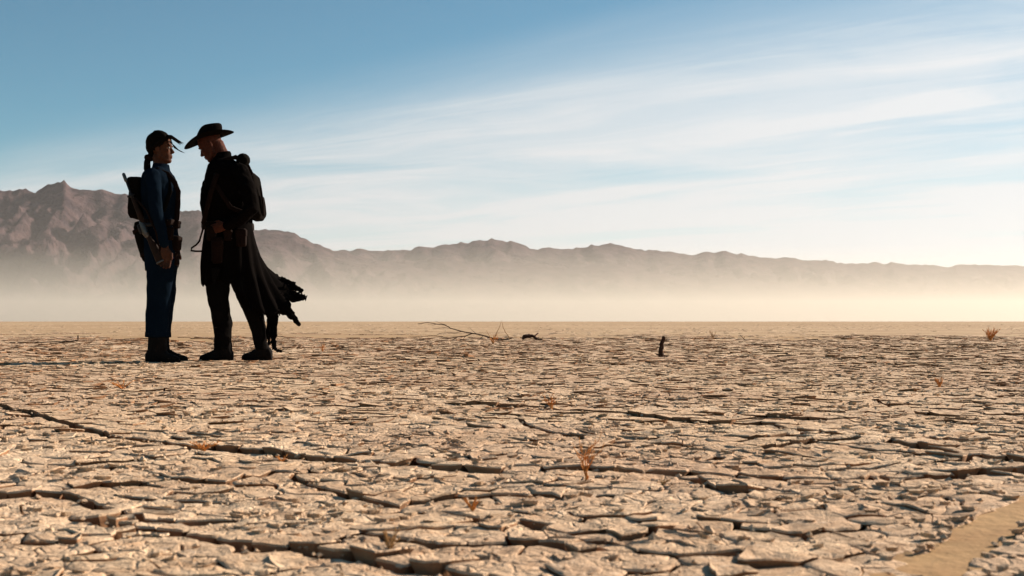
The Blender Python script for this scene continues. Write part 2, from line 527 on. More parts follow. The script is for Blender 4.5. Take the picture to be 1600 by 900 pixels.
def build_plates():
    rng = random.Random(5)
    pts = scatter_seeds()
    kd = kdtree.KDTree(len(pts))
    for i, p in enumerate(pts): kd.insert((p[0], p[1], 0), i)
    kd.balance()
    # wide polygons of about a metre and a half, whose borders open wider
    mrng = random.Random(3)
    macro = [(mrng.uniform(-17, 17), mrng.uniform(0.5, 36)) for _ in range(520)]
    mk = kdtree.KDTree(len(macro))
    for i, p in enumerate(macro): mk.insert((p[0], p[1], 0), i)
    mk.balance()

    def warp(x, y):
        return (x + 0.35 * noise.noise(Vector((x * 1.1, y * 1.1, 0.4))), y + 0.35 * noise.noise(Vector((x * 1.1, y * 1.1, 7.4))), 0)
    mid, medge = [], []
    for x, y in pts:
        f = mk.find_n(warp(x, y), 2)
        mid.append(f[0][1]); medge.append(f[1][2] - f[0][2])
    finfo = [fissure_info(x, y) if y < 9 else (9.0, 0.0, 0.0) for x, y in pts]
    cand = []
    far_v, far_f = [], []
    for i, (x, y) in enumerate(pts):
        if y < 3.5 and in_poly(x, y): continue
        if not plate_zone(x, y): continue
        if rng.random() < max(0.0, (y - 12) / 14) ** 1.1 * (1.0 + 1.3 * noise.noise(Vector((x * .5, y * .25, 2)))): continue
        cell = 0.070 if y < 6 else 0.070 + (y - 6) * 0.0052
        r = cell * 1.75
        poly = [(r * math.cos(k * math.pi / 4 + .3), r * math.sin(k * math.pi / 4 + .3)) for k in range(8)]
        fd, fside, fw = finfo[i]
        for co, j, dist in kd.find_n((x, y, 0), 17):
            if j == i or dist < 1e-5: continue
            if dist * 0.5 > r * 1.02: break
            nx, ny = (co[0] - x) / dist, (co[1] - y) / dist
            hs_ = random.Random(min(i, j) * 100003 + max(i, j)).random()
            gap = (-0.0006 if hs_ < 0.55 else 0.0004 + 0.0045 * (hs_ - 0.55)) * (cell / 0.07)
            if mid[i] != mid[j]: gap += 0.002 if y < 4.5 else 0.005
            fj = finfo[j]
            if fd < 0.075 and fj[0] < 0.075 and fside != fj[1]: gap += 0.009 * fw
            poly = clip(poly, nx, ny, dist * 0.5 - gap)
            if len(poly) < 3: break
        if len(poly) < 3: continue
        ar = 0.5 * abs(sum(poly[k][0] * poly[(k + 1) % len(poly)][1] - poly[(k + 1) % len(poly)][0] * poly[k][1] for k in range(len(poly))))
        if ar < 0.0003: continue
        lod = 0 if y < 3.7 else (1 if y < 9 else 2)
        # finer, wandering outline
        step = (0.022, 0.05, 0.10)[lod]
        out = []
        n = len(poly)
        for k in range(n):
            a, b = poly[k], poly[(k + 1) % n]
            L = math.hypot(b[0] - a[0], b[1] - a[1])
            if L < 0.006: continue
            m = max(1, int(round(L / step)))
            for q in range(m):
                t = q / m
                qx, qy = a[0] + (b[0] - a[0]) * t, a[1] + (b[1] - a[1]) * t
                wv = Vector(((x + qx) * 17, (y + qy) * 17, 2.0))
                amp = 0.008 if lod < 2 else 0.011
                out.append((qx + amp * noise.noise(wv), qy + amp * noise.noise(wv + Vector((5, 5, 5)))))
        if len(out) < 3: continue
        n = len(out)
        # height of the plate: own level, tilt, curled rim, lift along the far bank of a fissure
        wild = 2.3 if rng.random() < 0.08 else 0.85
        fade = max(0.15, min(1.0, (27 - y) / 13))
        wild *= fade
        lvl = wild * rng.gauss(0, 0.0011) * (1.0 if lod < 2 else 1.4)
        big = noise.noise(Vector((x * 2.1, y * 2.1, 4.4)))
        lvl += 0.004 * max(0, big)
        tx, ty = wild * rng.gauss(0, 0.030), wild * rng.gauss(0, 0.032)
        curl = max(0.0, rng.gauss(0.25, 0.35))
        rim = max(0.0, 1 - medge[i] / 0.22) * 0.006 * (0.4 + rng.random())
        rim *= fade * (0.3 if y < 4.5 else 1.0)
        if lod == 2: rim *= 1.4

        def top(qx, qy, rr):
            X, Y = x + qx, y + qy
            z = und(X, Y) + lvl + tx * qx + ty * qy + curl * 0.007 * rr * rr + rim
            if y < 6:
                if fd < 0.35:
                    d, s, w = fissure_info(X, Y)
                    along = 0.55 + 0.6 * noise.noise(Vector((X * 3.0, Y * 3.0, 1.0)))
                    if fside > 0.5: z += 0.0115 * fw * along * math.exp(-d / 0.10)
                    else: z -= 0.004 * fw * math.exp(-d / 0.05)
                if y < 3.6 and x > 0.3:
                    dch = channel_dist(X, Y)
                    z -= (z - und(X, Y) + 0.001) * math.exp(-(dch / 0.07) ** 2)
                z += 0.0052 * noise.noise(Vector((X * 17, Y * 17, 6.0))) + 0.0030 * noise.noise(Vector((X * 47, Y * 47, 1.0)))
            return z
        vs, fs = [], []

        def ringpts(sc_, dz, rr):
            s = len(vs)
            for qx, qy in out: vs.append((qx * sc_, qy * sc_, top(qx * sc_, qy * sc_, rr) + dz))
            return s
        w0 = len(vs)
        low = und(x, y) - 0.060
        for qx, qy in out: vs.append((qx * 0.66, qy * 0.66, low))
        if lod == 0: scales = ((0.72, -0.016, .5), (1.0, -0.0035, 1.0), (0.93, 0.0, 0.9), (0.62, 0.0, 0.5), (0.28, 0.0, 0.1))
        elif lod == 1: scales = ((0.74, -0.016, .5), (1.0, -0.002, 1.0), (0.66, 0.0, 0.5))
        else: scales = ((1.0, 0.0, 1.0),)
        prev = w0
        for sc_, dz, rr in scales:
            cur = ringpts(sc_, dz, rr)
            for k in range(n):
                fs.append((prev + k, prev + (k + 1) % n, cur + (k + 1) % n, cur + k))
            prev = cur
        nw = n * (2 if lod < 2 else 1)
        c = len(vs); vs.append((0, 0, top(0, 0, 0)))
        for k in range(n): fs.append((prev + k, prev + (k + 1) % n, c))
        infr = abs(x) < 0.41 * y and 1.48 < y < 3.4
        cand.append((ar / (y * y * y) if infr else 0.0, x, y, vs, fs, nw))
    cand.sort(key=lambda q: -q[0])
    far_m = []
    for rank, (key, x, y, vs, fs, nw) in enumerate(cand):
        if rank < 300 and key > 0:
            o = mesh_obj('mud_plate', vs, fs, M_MUD, ground, (x, y, 0), sharp=50)
            o.data.materials.append(M_CRACK_SHADE)
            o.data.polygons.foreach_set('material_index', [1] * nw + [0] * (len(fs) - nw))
        else:
            b = len(far_v)
            far_v.extend((vx + x, vy + y, vz) for vx, vy, vz in vs)
            far_f.extend(tuple(q + b for q in f) for f in fs)
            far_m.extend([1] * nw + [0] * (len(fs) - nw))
    o = mesh_obj('mud_plates', far_v, far_f, M_MUD, ground, sharp=50)
    o.data.materials.append(M_CRACK_SHADE); o.data.polygons.foreach_set('material_index', far_m)
    tag(o, 'small mud plates covering the rest of the cracked lake bed', kind='stuff')
    return len(cand)


build_plates()


def build_crumbs():
    rng = random.Random(21)
    vs, fs = [], []
    for _ in range(7000):
        y = 1.3 + 9.5 * rng.random() ** 1.6
        x = rng.uniform(-1, 1) * (0.43 * y + 0.6)
        if in_poly(x, y) and rng.random() < 0.96: continue
        s = rng.uniform(0.0018, 0.006) * (1 + y * .06) * (1 + 0.5 * (rng.random() < 0.1))
        z = und(x, y) + rng.uniform(0.000, 0.007)
        b = len(vs)
        a0 = rng.uniform(0, 6.3)
        k = 5
        for q in range(k):
            a = a0 + q * 2 * math.pi / k; rr = s * rng.uniform(0.7, 1.3)
            vs.append((x + rr * math.cos(a), y + rr * math.sin(a), z - s * 0.3 + rng.uniform(-.3, .3) * s))
        vs.append((x + rng.uniform(-.3, .3) * s, y + rng.uniform(-.3, .3) * s, z + s * rng.uniform(0.2, 0.7)))
        vs.append((x, y, z - s))
        for q in range(k):
            fs.append((b + q, b + (q + 1) % k, b + k)); fs.append((b + (q + 1) % k, b + q, b + k + 1))
    o = mesh_obj('mud_crumbs', vs, fs, M_MUD, ground, smooth=False)
    tag(o, 'loose crumbs of dry mud scattered over the plates', kind='stuff')


build_crumbs()
def build_flakes():
    """thin curled flakes peeling off the plates"""
    rng = random.Random(77)
    vs, fs = [], []
    n = 0
    while n < 7000:
        y = 1.35 + 16 * rng.random() ** 1.25
        x = rng.uniform(-1, 1) * (0.43 * y + 0.6)
        if noise.noise(Vector((x * 2.3, y * 2.3, 11))) < rng.uniform(-0.5, 0.45): continue
        if y < 3.6 and in_poly(x, y): continue
        n += 1
        if y < 9 and fissure_info(x, y)[0] < 0.07: continue
        s = rng.uniform(0.0045, 0.0105) * (1 + y * .09)
        k = 6
        a0 = rng.uniform(0, 6.3); tx, ty = rng.gauss(0, .12), rng.gauss(0, .12); cu = rng.uniform(0, .25)
        z = und(x, y) + 0.0025 + rng.uniform(0, .003)
        b = len(vs)
        for lay_ in (0, 1):
            for q in range(k):
                a = a0 + q * 2 * math.pi / k; rr = s * rng.uniform(.65, 1.25) * (1.0 if lay_ else .85)
                qx, qy = rr * math.cos(a) * 1.25, rr * math.sin(a)
                vs.append((x + qx, y + qy, z + tx * qx + ty * qy + cu * rr * rr / s + (0.0018 if lay_ else -0.004)))
        vs.append((x, y, z + 0.0018))
        for q in range(k):
            q2 = (q + 1) % k
            fs.append((b + q, b + q2, b + k + q2, b + k + q)); fs.append((b + k + q, b + k + q2, b + 2 * k))
    o = mesh_obj('mud_flakes', vs, fs, M_MUD, ground, sharp=40)
    tag(o, 'thin curled flakes peeling off the dry mud', kind='stuff')


build_flakes()


def build_clods():
    """low scattered clods that carry the rough texture on towards the horizon"""
    rng = random.Random(91)
    vs, fs = [], []
    for _ in range(9000):
        y = 17 + 130 * rng.random() ** 2.6
        x = rng.uniform(-1, 1) * (0.43 * y + 2)
        if noise.noise(Vector((x * .12, y * .05, 3))) + .35 * noise.noise(Vector((x * .6, y * .3, 6))) < rng.uniform(-.5, .25): continue
        s = rng.uniform(.02, .075) * (1 + y * .012)
        hh = rng.uniform(.003, .011) * (1 + y * .006)
        z = und(x, y) - .002
        b = len(vs); k = 6; a0 = rng.uniform(0, 6.3)
        for lay_, g_ in ((0, 1.0), (1, .72)):
            for q in range(k):
                a = a0 + q * 2 * math.pi / k; rr = s * rng.uniform(.65, 1.25) * g_
                vs.append((x + rr * math.cos(a) * 1.5, y + rr * math.sin(a), z + (hh * rng.uniform(.6, 1.1) if lay_ else 0)))
        vs.append((x, y, z + hh))
        for q in range(k):
            q2 = (q + 1) % k
            fs.append((b + q, b + q2, b + k + q2, b + k + q)); fs.append((b + k + q, b + k + q2, b + 2 * k))
    o = mesh_obj('mud_clods', vs, fs, M_MUD, ground, sharp=40)
    tag(o, 'low clods of mud scattered over the far lake bed', kind='stuff')


build_clods()


# ------------------------------------------------------------------ people: closed volumes fused into one continuous skin
class Vol:
    """collects overlapping closed shapes; build() fuses them with a voxel remesh"""
    def __init__(self): self.v = []; self.f = []

    def loft(self, rings):
        b = len(self.v); n = len(rings[0])
        for r in rings: self.v.extend(r)
        for i in range(len(rings) - 1):
            for k in range(n):
                a = b + i * n
                self.f.append((a + k, a + (k + 1) % n, a + n + (k + 1) % n, a + n + k))
        for s, rev in ((0, True), (len(rings) - 1, False)):
            c = len(self.v)
            self.v.append(tuple(sum(q[j] for q in rings[s]) / n for j in range(3)))
            for k in range(n):
                t = (b + s * n + k, b + s * n + (k + 1) % n, c)
                self.f.append(t[::-1] if rev else t)

    def tube(self, pts, rad, n=12, flat=1.0, up=None, cap=True):
        pts = [Vector(p) for p in pts]
        if not isinstance(rad, (list, tuple)): rad = [rad] * len(pts)
        if cap:                                            # rounded ends
            d0 = (pts[0] - pts[1]).normalized(); d1 = (pts[-1] - pts[-2]).normalized()
            pts = [pts[0] + d0 * rad[0] * 0.7] + pts + [pts[-1] + d1 * rad[-1] * 0.7]
            rad = [rad[0] * 0.6] + list(rad) + [rad[-1] * 0.6]
        rings = []
        u = None
        for i, p in enumerate(pts):
            d = (pts[min(i + 1, len(pts) - 1)] - pts[max(i - 1, 0)]).normalized()
            ref = Vector(up) if up else Vector((0, 1, 0))
            if abs(d.dot(ref)) > 0.95: ref = Vector((1, 0, 0))
            u = d.cross(ref).normalized() if u is None or up else (u - d * u.dot(d)).normalized()
            w = d.cross(u).normalized()
            rings.append([tuple(p + u * rad[i] * math.cos(a) + w * rad[i] * flat * math.sin(a))
                          for a in (2 * math.pi * k / n for k in range(n))])
        self.loft(rings)

    def ell(self, c, r, n=16, m=10):
        rings = []
        for i in range(1, m):
            t = math.pi * i / m
            rings.append([(c[0] + r[0] * math.sin(t) * math.cos(a), c[1] + r[1] * math.sin(t) * math.sin(a), c[2] - r[2] * math.cos(t))
                          for a in (2 * math.pi * k / n for k in range(n))])
        self.loft(rings)

    def box(self, c, h, rot=0.0, e=0.25):
        """rounded box: superellipse sections stacked along z, turned about y"""
        rings = []
        ca, sa = math.cos(rot), math.sin(rot)
        for zz, s in ((-1, 1 - e), (-0.82, 0.97), (0, 1.0), (0.82, 0.97), (1, 1 - e)):
            r = []
            for k in range(20):
                a = 2 * math.pi * k / 20
                cx, cy = math.cos(a), math.sin(a)
                x = math.copysign(abs(cx) ** 0.45, cx) * h[0] * s; y = math.copysign(abs(cy) ** 0.45, cy) * h[1] * s; z = zz * h[2]
                r.append((c[0] + x * ca + z * sa, c[1] + y, c[2] - x * sa + z * ca))
            rings.append(r)
        self.loft(rings)

    def xform(self, fn, start=0):
        self.v[start:] = [fn(p) for p in self.v[start:]]

    def build(self, name, m, parent, voxel=0.006, smooth=2, folds=0.0, fscale=9.0, zstretch=0.5, seed=0.0):
        me = bpy.data.meshes.new(name); me.from_pydata(self.v, [], self.f); me.update()
        o = bpy.data.objects.new(name, me); C.objects.link(o)
        if voxel:
            md = o.modifiers.new('r', 'REMESH'); md.mode = 'VOXEL'; md.voxel_size = voxel
            if smooth:
                ms = o.modifiers.new('s', 'SMOOTH'); ms.factor = 0.5; ms.iterations = smooth
            ev = o.evaluated_get(bpy.context.evaluated_depsgraph_get())
            nm = bpy.data.meshes.new_from_object(ev)
            o.modifiers.clear(); o.data = nm; bpy.data.meshes.remove(me); me = nm; me.name = name
        if folds:
            co = [v.co.copy() for v in me.vertices]; no = [v.normal.copy() for v in me.vertices]
            for v, c, nn in zip(me.vertices, co, no):
                q = Vector((c.x * fscale, c.y * fscale, c.z * fscale * zstretch + c.x * 3 + seed))
                k = noise.noise(q) * 0.7 + noise.noise(q * 2.3) * 0.4
                v.co = c + nn * folds * k
        me.polygons.foreach_set('use_smooth', [True] * len(me.polygons))
        me.materials.clear(); me.materials.append(m); me.update()
        o.parent = parent
        return o


class Fig:
    """a person's local frame: photo pixels to metres at the person's distance"""
    def __init__(self, px0, Y):
        self.s = F / Y; self.px0 = px0; self.py0 = HY + H * self.s; self.Y = Y
        self.root_loc = ((px0 - 800) / self.s, Y, und((px0 - 800) / self.s, Y) + 0.001)

    def p(self, px, py, y=0.0):
        d = self.Y + y
        return ((px - 800) / F * d - self.root_loc[0], y, H + (HY - py) / F * d)

    def ring(self, l, r, py, dh, yo=0.0, e=2.4, n=28, tilt=0.0):
        cx = (l + r) / 2; hx = (r - l) / 2 / self.s
        x0, _, z0 = self.p(cx, py, yo)
        out = []
        for k in range(n):
            a = 2 * math.pi * k / n
            c, s = math.cos(a), math.sin(a)
            x = math.copysign(abs(c) ** (2 / e), c) * hx
            out.append((x0 + x, yo + math.copysign(abs(s) ** (2 / e), s) * dh, z0 + x * tilt))
        return out

    def loft(self, vol, rows, yo=0.0, grow=0.0, e=2.4):
        """rows: (left px, right px, row, half depth[, y])"""
        g = grow * self.s
        vol.loft([self.ring(q[0] - g, q[1] + g, q[2], q[3] + grow, yo if len(q) < 5 else q[4], e) for q in rows])


def head_volume(vol, fn):
    """a head facing +x, eyes at the origin's height, about 0.23 m tall; fn places it"""
    s = len(vol.v)
    vol.ell((-0.015, 0, 0.035), (0.093, 0.075, 0.085), 22, 14)

    def rg(z, xf, xb, w):
        cx, hx = (xf + xb) / 2, (xf - xb) / 2
        return [(cx + math.copysign(abs(math.cos(a)) ** 0.8, math.cos(a)) * hx, math.copysign(abs(math.sin(a)) ** 0.8, math.sin(a)) * w, z)
                for a in (2 * math.pi * k / 20 for k in range(20))]
    vol.loft([rg(-.114, .066, .006, .022), rg(-.108, .078, .0, .031), rg(-.095, .083, -.01, .039), rg(-.082, .079, -.015, .044), rg(-.07, .081, -.02, .048),
              rg(-.05, .082, -.025, .054), rg(-.03, .079, -.03, .060), rg(0, .073, -.03, .063), rg(.02, .081, -.03, .064), rg(.05, .079, -.03, .062)])
    vol.tube([(.074, 0, .008), (.088, 0, -.018), (.097, 0, -.030)], [.009, .011, .012], 10)
    for q in (-1, 1):
        vol.ell((.085, q * .011, -.034), (.012, .008, .008), 10, 6)
        vol.ell((.077, q * .030, .019), (.011, .024, .007), 10, 6)
        vol.tube([(-.005, q * .060, -.02), (.005, q * .055, -.065), (.055, q * .026, -.096)], [.018, .017, .015], 10)
        vol.ell((-.012, q * .078, -.008), (.018, .009, .031), 12, 8)
        vol.ell((.055, q * .045, -.022), (.022, .018, .020), 10, 6)
    vol.ell((.083, 0, -.057), (.008, .022, .0055), 10, 6)
    vol.ell((.082, 0, -.070), (.008, .020, .0065), 10, 6)
    vol.xform(fn, s)


def hand_volume(vol, wrist, direction, thumb_side, curl, side):
    """palm, four jointed fingers of unequal length and a thumb from the side of the palm"""
    w = Vector(wrist); d = Vector(direction).normalized()
    t = Vector(thumb_side); t = (t - d * t.dot(d)).normalized()        # across the palm towards the thumb
    nrm = d.cross(t).normalized() * side                                # the way fingers curl
    vol.tube([w - d * .03, w, w + d * .045, w + d * .085], [.026, .028, .040, .038], 14, 0.45, up=tuple(nrm))
    for k, L in enumerate((.072, .080, .075, .060)):
        base = w + d * .085 + t * (.029 - .0195 * k)
        p = [base - d * .015, base]
        a = 0.15
        for part in (.45, .30, .25):
            a += curl * (0.8 + 0.12 * k)
            p.append(p[-1] + (d * math.cos(a) + nrm * math.sin(a)) * L * part)
        vol.tube(p, [.0088, .0088, .0085, .008, .0068], 8)
    b = w + d * .025 + t * .026
    p1 = b + (d * .75 + t * .6 + nrm * .3).normalized() * .038
    p2 = p1 + (d * .9 + t * .15 + nrm * .5).normalized() * .030
    vol.tube([b - t * .01, b, p1, p2, p2 + (d * .9 + nrm * .6).normalized() * .016], [.013, .0125, .011, .0095, .0075], 8)


def boot(fig, parent, m_boot, m_sole, shaft, heel, toe, base_py, yo, w=0.045):
    """shaft: rows (left, right, py, half depth); foot lofted along its length from heel to toe"""
    v = Vol()
    base_py = HY + H * F / (fig.Y + yo)
    fig.loft(v, shaft, yo)
    s = 1 if toe > heel else -1
    L = abs(toe - heel)
    rings = []
    for t, hh, ww in ((0.0, 13, .70), (0.07, 19, .86), (0.3, 24, .92), (0.5, 19, .96), (0.68, 13, 1.08), (0.85, 10, 1.0), (0.96, 7.5, .72), (1.0, 5, .4)):
        px = heel + s * L * t
        x, _, z = fig.p(px, base_py, yo)
        h = hh / fig.s
        r = []
        for k in range(16):
            a = 2 * math.pi * k / 16
            c, q = math.cos(a), math.sin(a)
            r.append((x, yo + math.copysign(abs(c) ** 0.75, c) * w * ww, z + h / 2 + math.copysign(abs(q) ** 0.7, q) * h / 2 + 0.006))
        rings.append(r)
    v.loft(rings if s > 0 else [q[::-1] for q in rings])
    o = v.build('boot', m_boot, parent, 0.006, 2, 0.003, 22)
    sv, sf = [], []
    n = 24
    x0, _, z0 = fig.p((heel + toe) / 2, base_py, yo)
    for zz, g in ((-0.004, 0.99), (0.016, 1.0)):
        for k in range(n):
            a = 2 * math.pi * k / n
            c, q = math.cos(a), math.sin(a)
            sv.append((x0 + math.copysign(abs(c) ** 0.8, c) * (L / 2 / fig.s + .004) * g, yo + math.copysign(abs(q) ** 0.8, q) * w * 1.04 * g * (0.9 + 0.1 * c * s), z0 + zz))
    sf = [tuple(range(n))[::-1], tuple(range(n, 2 * n))] + [(k, (k + 1) % n, n + (k + 1) % n, n + k) for k in range(n)]
    mesh_obj('sole', sv, sf, m_sole, o, smooth=True, sharp=40)
    # laces / straps across the instep
    for k in range(4):
        t = 0.30 + 0.07 * k
        px = heel + s * L * t; hh = (25, 24, 20.5, 18)[k]
        c = fig.p(px, base_py - hh, yo)
        lv = Vol(); lv.tube([(c[0], yo - .03, c[2] - .012), (c[0], yo, c[2] + .004), (c[0], yo + .03, c[2] - .012)], .0035, 6)
        lv.build('lace', m_sole, o, 0)
    return o


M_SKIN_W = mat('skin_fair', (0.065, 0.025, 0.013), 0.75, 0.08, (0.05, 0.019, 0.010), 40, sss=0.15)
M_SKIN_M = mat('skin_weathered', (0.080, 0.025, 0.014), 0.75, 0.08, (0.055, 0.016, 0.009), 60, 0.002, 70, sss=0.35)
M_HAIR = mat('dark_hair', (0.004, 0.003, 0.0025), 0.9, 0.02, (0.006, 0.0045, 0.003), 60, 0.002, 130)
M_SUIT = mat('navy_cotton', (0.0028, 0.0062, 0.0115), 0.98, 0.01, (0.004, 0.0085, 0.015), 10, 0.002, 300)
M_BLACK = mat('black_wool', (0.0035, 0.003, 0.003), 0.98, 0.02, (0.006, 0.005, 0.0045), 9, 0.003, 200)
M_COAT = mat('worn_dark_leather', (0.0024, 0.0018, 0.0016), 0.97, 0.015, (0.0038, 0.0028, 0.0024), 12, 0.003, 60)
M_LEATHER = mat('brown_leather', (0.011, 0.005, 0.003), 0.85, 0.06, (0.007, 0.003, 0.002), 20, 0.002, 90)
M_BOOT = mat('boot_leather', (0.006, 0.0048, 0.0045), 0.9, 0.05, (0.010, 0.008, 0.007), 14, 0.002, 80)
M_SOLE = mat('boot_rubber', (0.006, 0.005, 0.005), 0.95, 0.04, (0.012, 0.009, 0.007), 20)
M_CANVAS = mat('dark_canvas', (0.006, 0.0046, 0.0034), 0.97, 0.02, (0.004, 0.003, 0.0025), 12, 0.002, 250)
M_STEEL = mat('worn_steel', (0.10, 0.095, 0.09), 0.45, 0.5, (0.06, 0.055, 0.05), 30, metal=0.9)
M_GUNMETAL = mat('gunmetal', (0.012, 0.011, 0.011), 0.6, 0.2, (0.008, 0.008, 0.008), 30)
M_WOOD = mat('stock_wood', (0.020, 0.009, 0.005), 0.7, 0.12, (0.012, 0.006, 0.003), 25)
M_EYE = mat('eye', (0.10, 0.08, 0.07), 0.3, 0.3)
M_FELT = mat('hat_felt', (0.004, 0.003, 0.0026), 0.98, 0.02, (0.007, 0.005, 0.004), 25, 0.001, 200)


def build_woman():
    g = Fig(250, 600.0 / 65.0)
    root = empty('person', g.root_loc)
    tag(root, 'person in navy jumpsuit with dark ponytail, standing upright and facing a hatted person', 'person', 'two people face to face on the lake bed')
    P = g.p
    torso = [(238, 262, 263, .055), (231, 265, 268, .125), (226, 270, 275, .175), (223, 275, 287, .185), (222, 277, 302, .175), (224, 277, 322, .158),
             (228, 275, 345, .142), (229, 275, 354, .145), (228, 277, 374, .165), (228, 279, 396, .175), (229, 277, 414, .172), (230, 274, 424, .16)]
    near = [(230, 272, 405, .09), (230, 270, 440, .082), (230, 266, 470, .070), (229, 263, 500, .066), (228, 262, 528, .064)]
    far = [(232, 277, 405, .09), (234, 275, 440, .082), (239, 273, 470, .070), (237, 269, 500, .066), (235, 266, 528, .064)]
    arm_n = ([P(238, 275, -.165), P(241, 300, -.215), P(245, 337, -.235), P(252, 362, -.228), P(257, 383, -.215)], [.056, .050, .044, .038, .031])
    arm_f = ([P(250, 275, .165), P(256, 300, .215), P(262, 337, .235), P(266, 362, .225), P(268, 383, .21)], [.056, .050, .044, .038, .031])
    hx, _, hz = P(252.5, 233)

    def place(p): return (p[0] * 0.90 + hx - 0.003, p[1] * 0.92, p[2] * 0.94 + hz)
    # body: one continuous mesh, mostly inside the clothes
    b = Vol()
    head_volume(b, place)
    b.tube([P(249, 246), P(250, 256), P(249, 272)], [.050, .049, .062], 16)
    g.loft(b, [(l + 3, r - 3, y, d - .014) for l, r, y, d in torso if y > 266])
    g.loft(b, [(l + 4, r - 4, y, d - .015) for l, r, y, d in near] + [(236, 254, 552, .04)], -.088)
    g.loft(b, [(l + 4, r - 4, y, d - .015) for l, r, y, d in far] + [(242, 260, 550, .04)], .088)
    for pts, rad in (arm_n, arm_f): b.tube(pts, [q - .010 for q in rad], 12)
    hand_volume(b, P(257.5, 387, -.213), Vector(P(261, 412, -.2)) - Vector(P(257.5, 387, -.213)), (1, -0.2, 0), 0.28, 1)
    hand_volume(b, P(268, 387, .208), Vector(P(271, 412, .2)) - Vector(P(268, 387, .208)), (1, 0.2, 0), 0.28, -1)
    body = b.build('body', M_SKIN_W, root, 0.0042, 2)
    for q in (-1, 1):
        e = Vol(); e.ell((0, 0, 0), (.0115, .0115, .0115), 12, 8)
        c = place((.0665, q * .031, 0.0))
        e.xform(lambda p: (p[0] + c[0], p[1] + c[1], p[2] + c[2]))
        e.build('eye', M_EYE, root, 0)
    # jumpsuit
    s = Vol()
    g.loft(s, torso)
    g.loft(s, near, -.088); g.loft(s, far, .088)
    for pts, rad in (arm_n, arm_f): s.tube(pts, rad, 14)
    s.loft([g.ring(236, 265, 268, .085), g.ring(238, 264, 261, .064), g.ring(239, 263, 257.5, .060)])       # standing collar
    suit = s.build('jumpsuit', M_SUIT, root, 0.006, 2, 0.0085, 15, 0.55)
    for q, (a, c, yy) in enumerate(((228, 262, -.088), (235, 266, .088))):
        cu = Vol(); cu.loft([g.ring(a - .6, c + .6, 519, .067, yy), g.ring(a - 1, c + 1, 528, .068, yy)])
        cu.build('trouser_cuff', M_SUIT, suit, 0.006, 1, 0.003, 20)
    # hair with ponytail and a wind-blown forelock
    h = Vol()
    st = len(h.v)
    h.ell((-0.026, 0, 0.045), (0.096, 0.083, 0.086), 24, 14)
    h.ell((0.016, 0, 0.080), (0.052, 0.064, 0.040), 18, 10)
    h.ell((-0.072, 0, 0.012), (0.048, 0.064, 0.062), 18, 10)
    for q in (-1, 1):
        h.tube([(0.045, q * .060, .075), (0.018, q * .076, .045), (-0.012, q * .081, .02), (-0.05, q * .072, -.005)], [.018, .02, .02, .022], 10)
    h.xform(place, st)
    h.tube([P(237, 240), P(232.5, 247), P(230, 255), P(230, 264), P(231.5, 273), P(233, 279)], [.020, .020, .024, .026, .021, .008], 12)
    hair = h.build('hair', M_HAIR, root, 0.005, 1, 0.005, 30, 0.4)
    rg = random.Random(4)
    for k in range(9):
        f = Vol()
        y0 = -.035 + rg.gauss(0, .012); a = rg.uniform(0, 1)
        x1, y1 = 281 + 7 * rg.random(), 222 + 7 * a
        st_ = P(256 + 6 * rg.random(), 213.5 + 3 * a, y0)
        f.tube([st_, P(267 + 2 * a, 213.5 + 3.5 * a, y0 * 1.05 - .005), P(276, 218.5 + 4.5 * a, y0 * .9 - .01), P(x1, y1, y0 * .8 - .015)],
               [.011, .010, .0065, .0010], 7, cap=False)
        f.build('hair_lock', M_HAIR, hair, 0)
    for k in range(5):
        f = Vol(); y0 = -.06 + .008 * k
        f.tube([P(264 + k, 222, y0), P(272, 228 + k, y0), P(279 + k, 235 + k * .8, y0), P(285 + k, 238 + .5 * k, y0)], [.003, .0022, .0016, .0008], 6, cap=False)
        f.build('hair_lock', M_HAIR, hair, 0)
    for k in range(34):                                     # strands combed back to the tie
        a = -1.25 + 2.5 * (k + rg.uniform(-.4, .4)) / 33
        f = Vol(); pts = []
        for i in range(7):
            t = i / 6
            x = 0.062 - 0.165 * t; w_ = 0.072 * math.sin(a) * (1 - 0.75 * t ** 3)
            top_ = 0.045 + 0.090 * math.sqrt(max(0.0, 1 - ((x + 0.024) / 0.101) ** 2 * 0.98)) * math.cos(a) ** 0.7
            pts.append(place((x, w_ * 1.13, top_ * (1 - .0 * t) - 0.05 * max(0, t - .75) * 4 * math.cos(a))))
        f.tube(pts, [.004, .0055, .006, .006, .006, .005, .003], 6, cap=False)
        f.build('hair_lock', M_HAIR, hair, 0)
    tie = Vol(); c = P(232.3, 248); tie.tube([(c[0] - .012, 0, c[2] + .006), (c[0] + .016, 0, c[2] - .004)], .024, 12)
    tie.build('hair_tie', M_LEATHER, hair, 0.004, 1)
    # harness, belt and pouches
    bl = Vol(); bl.loft([g.ring(227, 277.5, 345, .151), g.ring(226.5, 278, 349, .154), g.ring(227, 278, 354, .153)])
    belt = bl.build('belt', M_LEATHER, root, 0.005, 1)
    for (px, py, y, hx_, hy, hz_, rot) in ((276, 352, -.03, 5.5, .035, 6, 0), (275, 381, -.05, 7.5, .05, 11.5, .05), (272.5, 404, -.03, 6.5, .045, 12, -.05),
                                          (258, 352, -.165, 8, .02, 7, 0), (262, 366, -.175, 9, .022, 10, 0), (274, 383, .09, 6, .04, 10, 0)):
        pv = Vol(); pv.box(P(px, py, y), (hx_ / g.s, hy, hz_ / g.s), rot)
        po = pv.build('pouch', M_LEATHER, belt, 0.005, 1, 0.002, 30)
        fl = Vol(); fl.box(P(px, py - hz_ * .55, y), (hx_ / g.s + .004, hy + .004, hz_ * .42 / g.s), rot); fl.build('flap', M_LEATHER, po, 0.005, 1)
    hs = Vol()
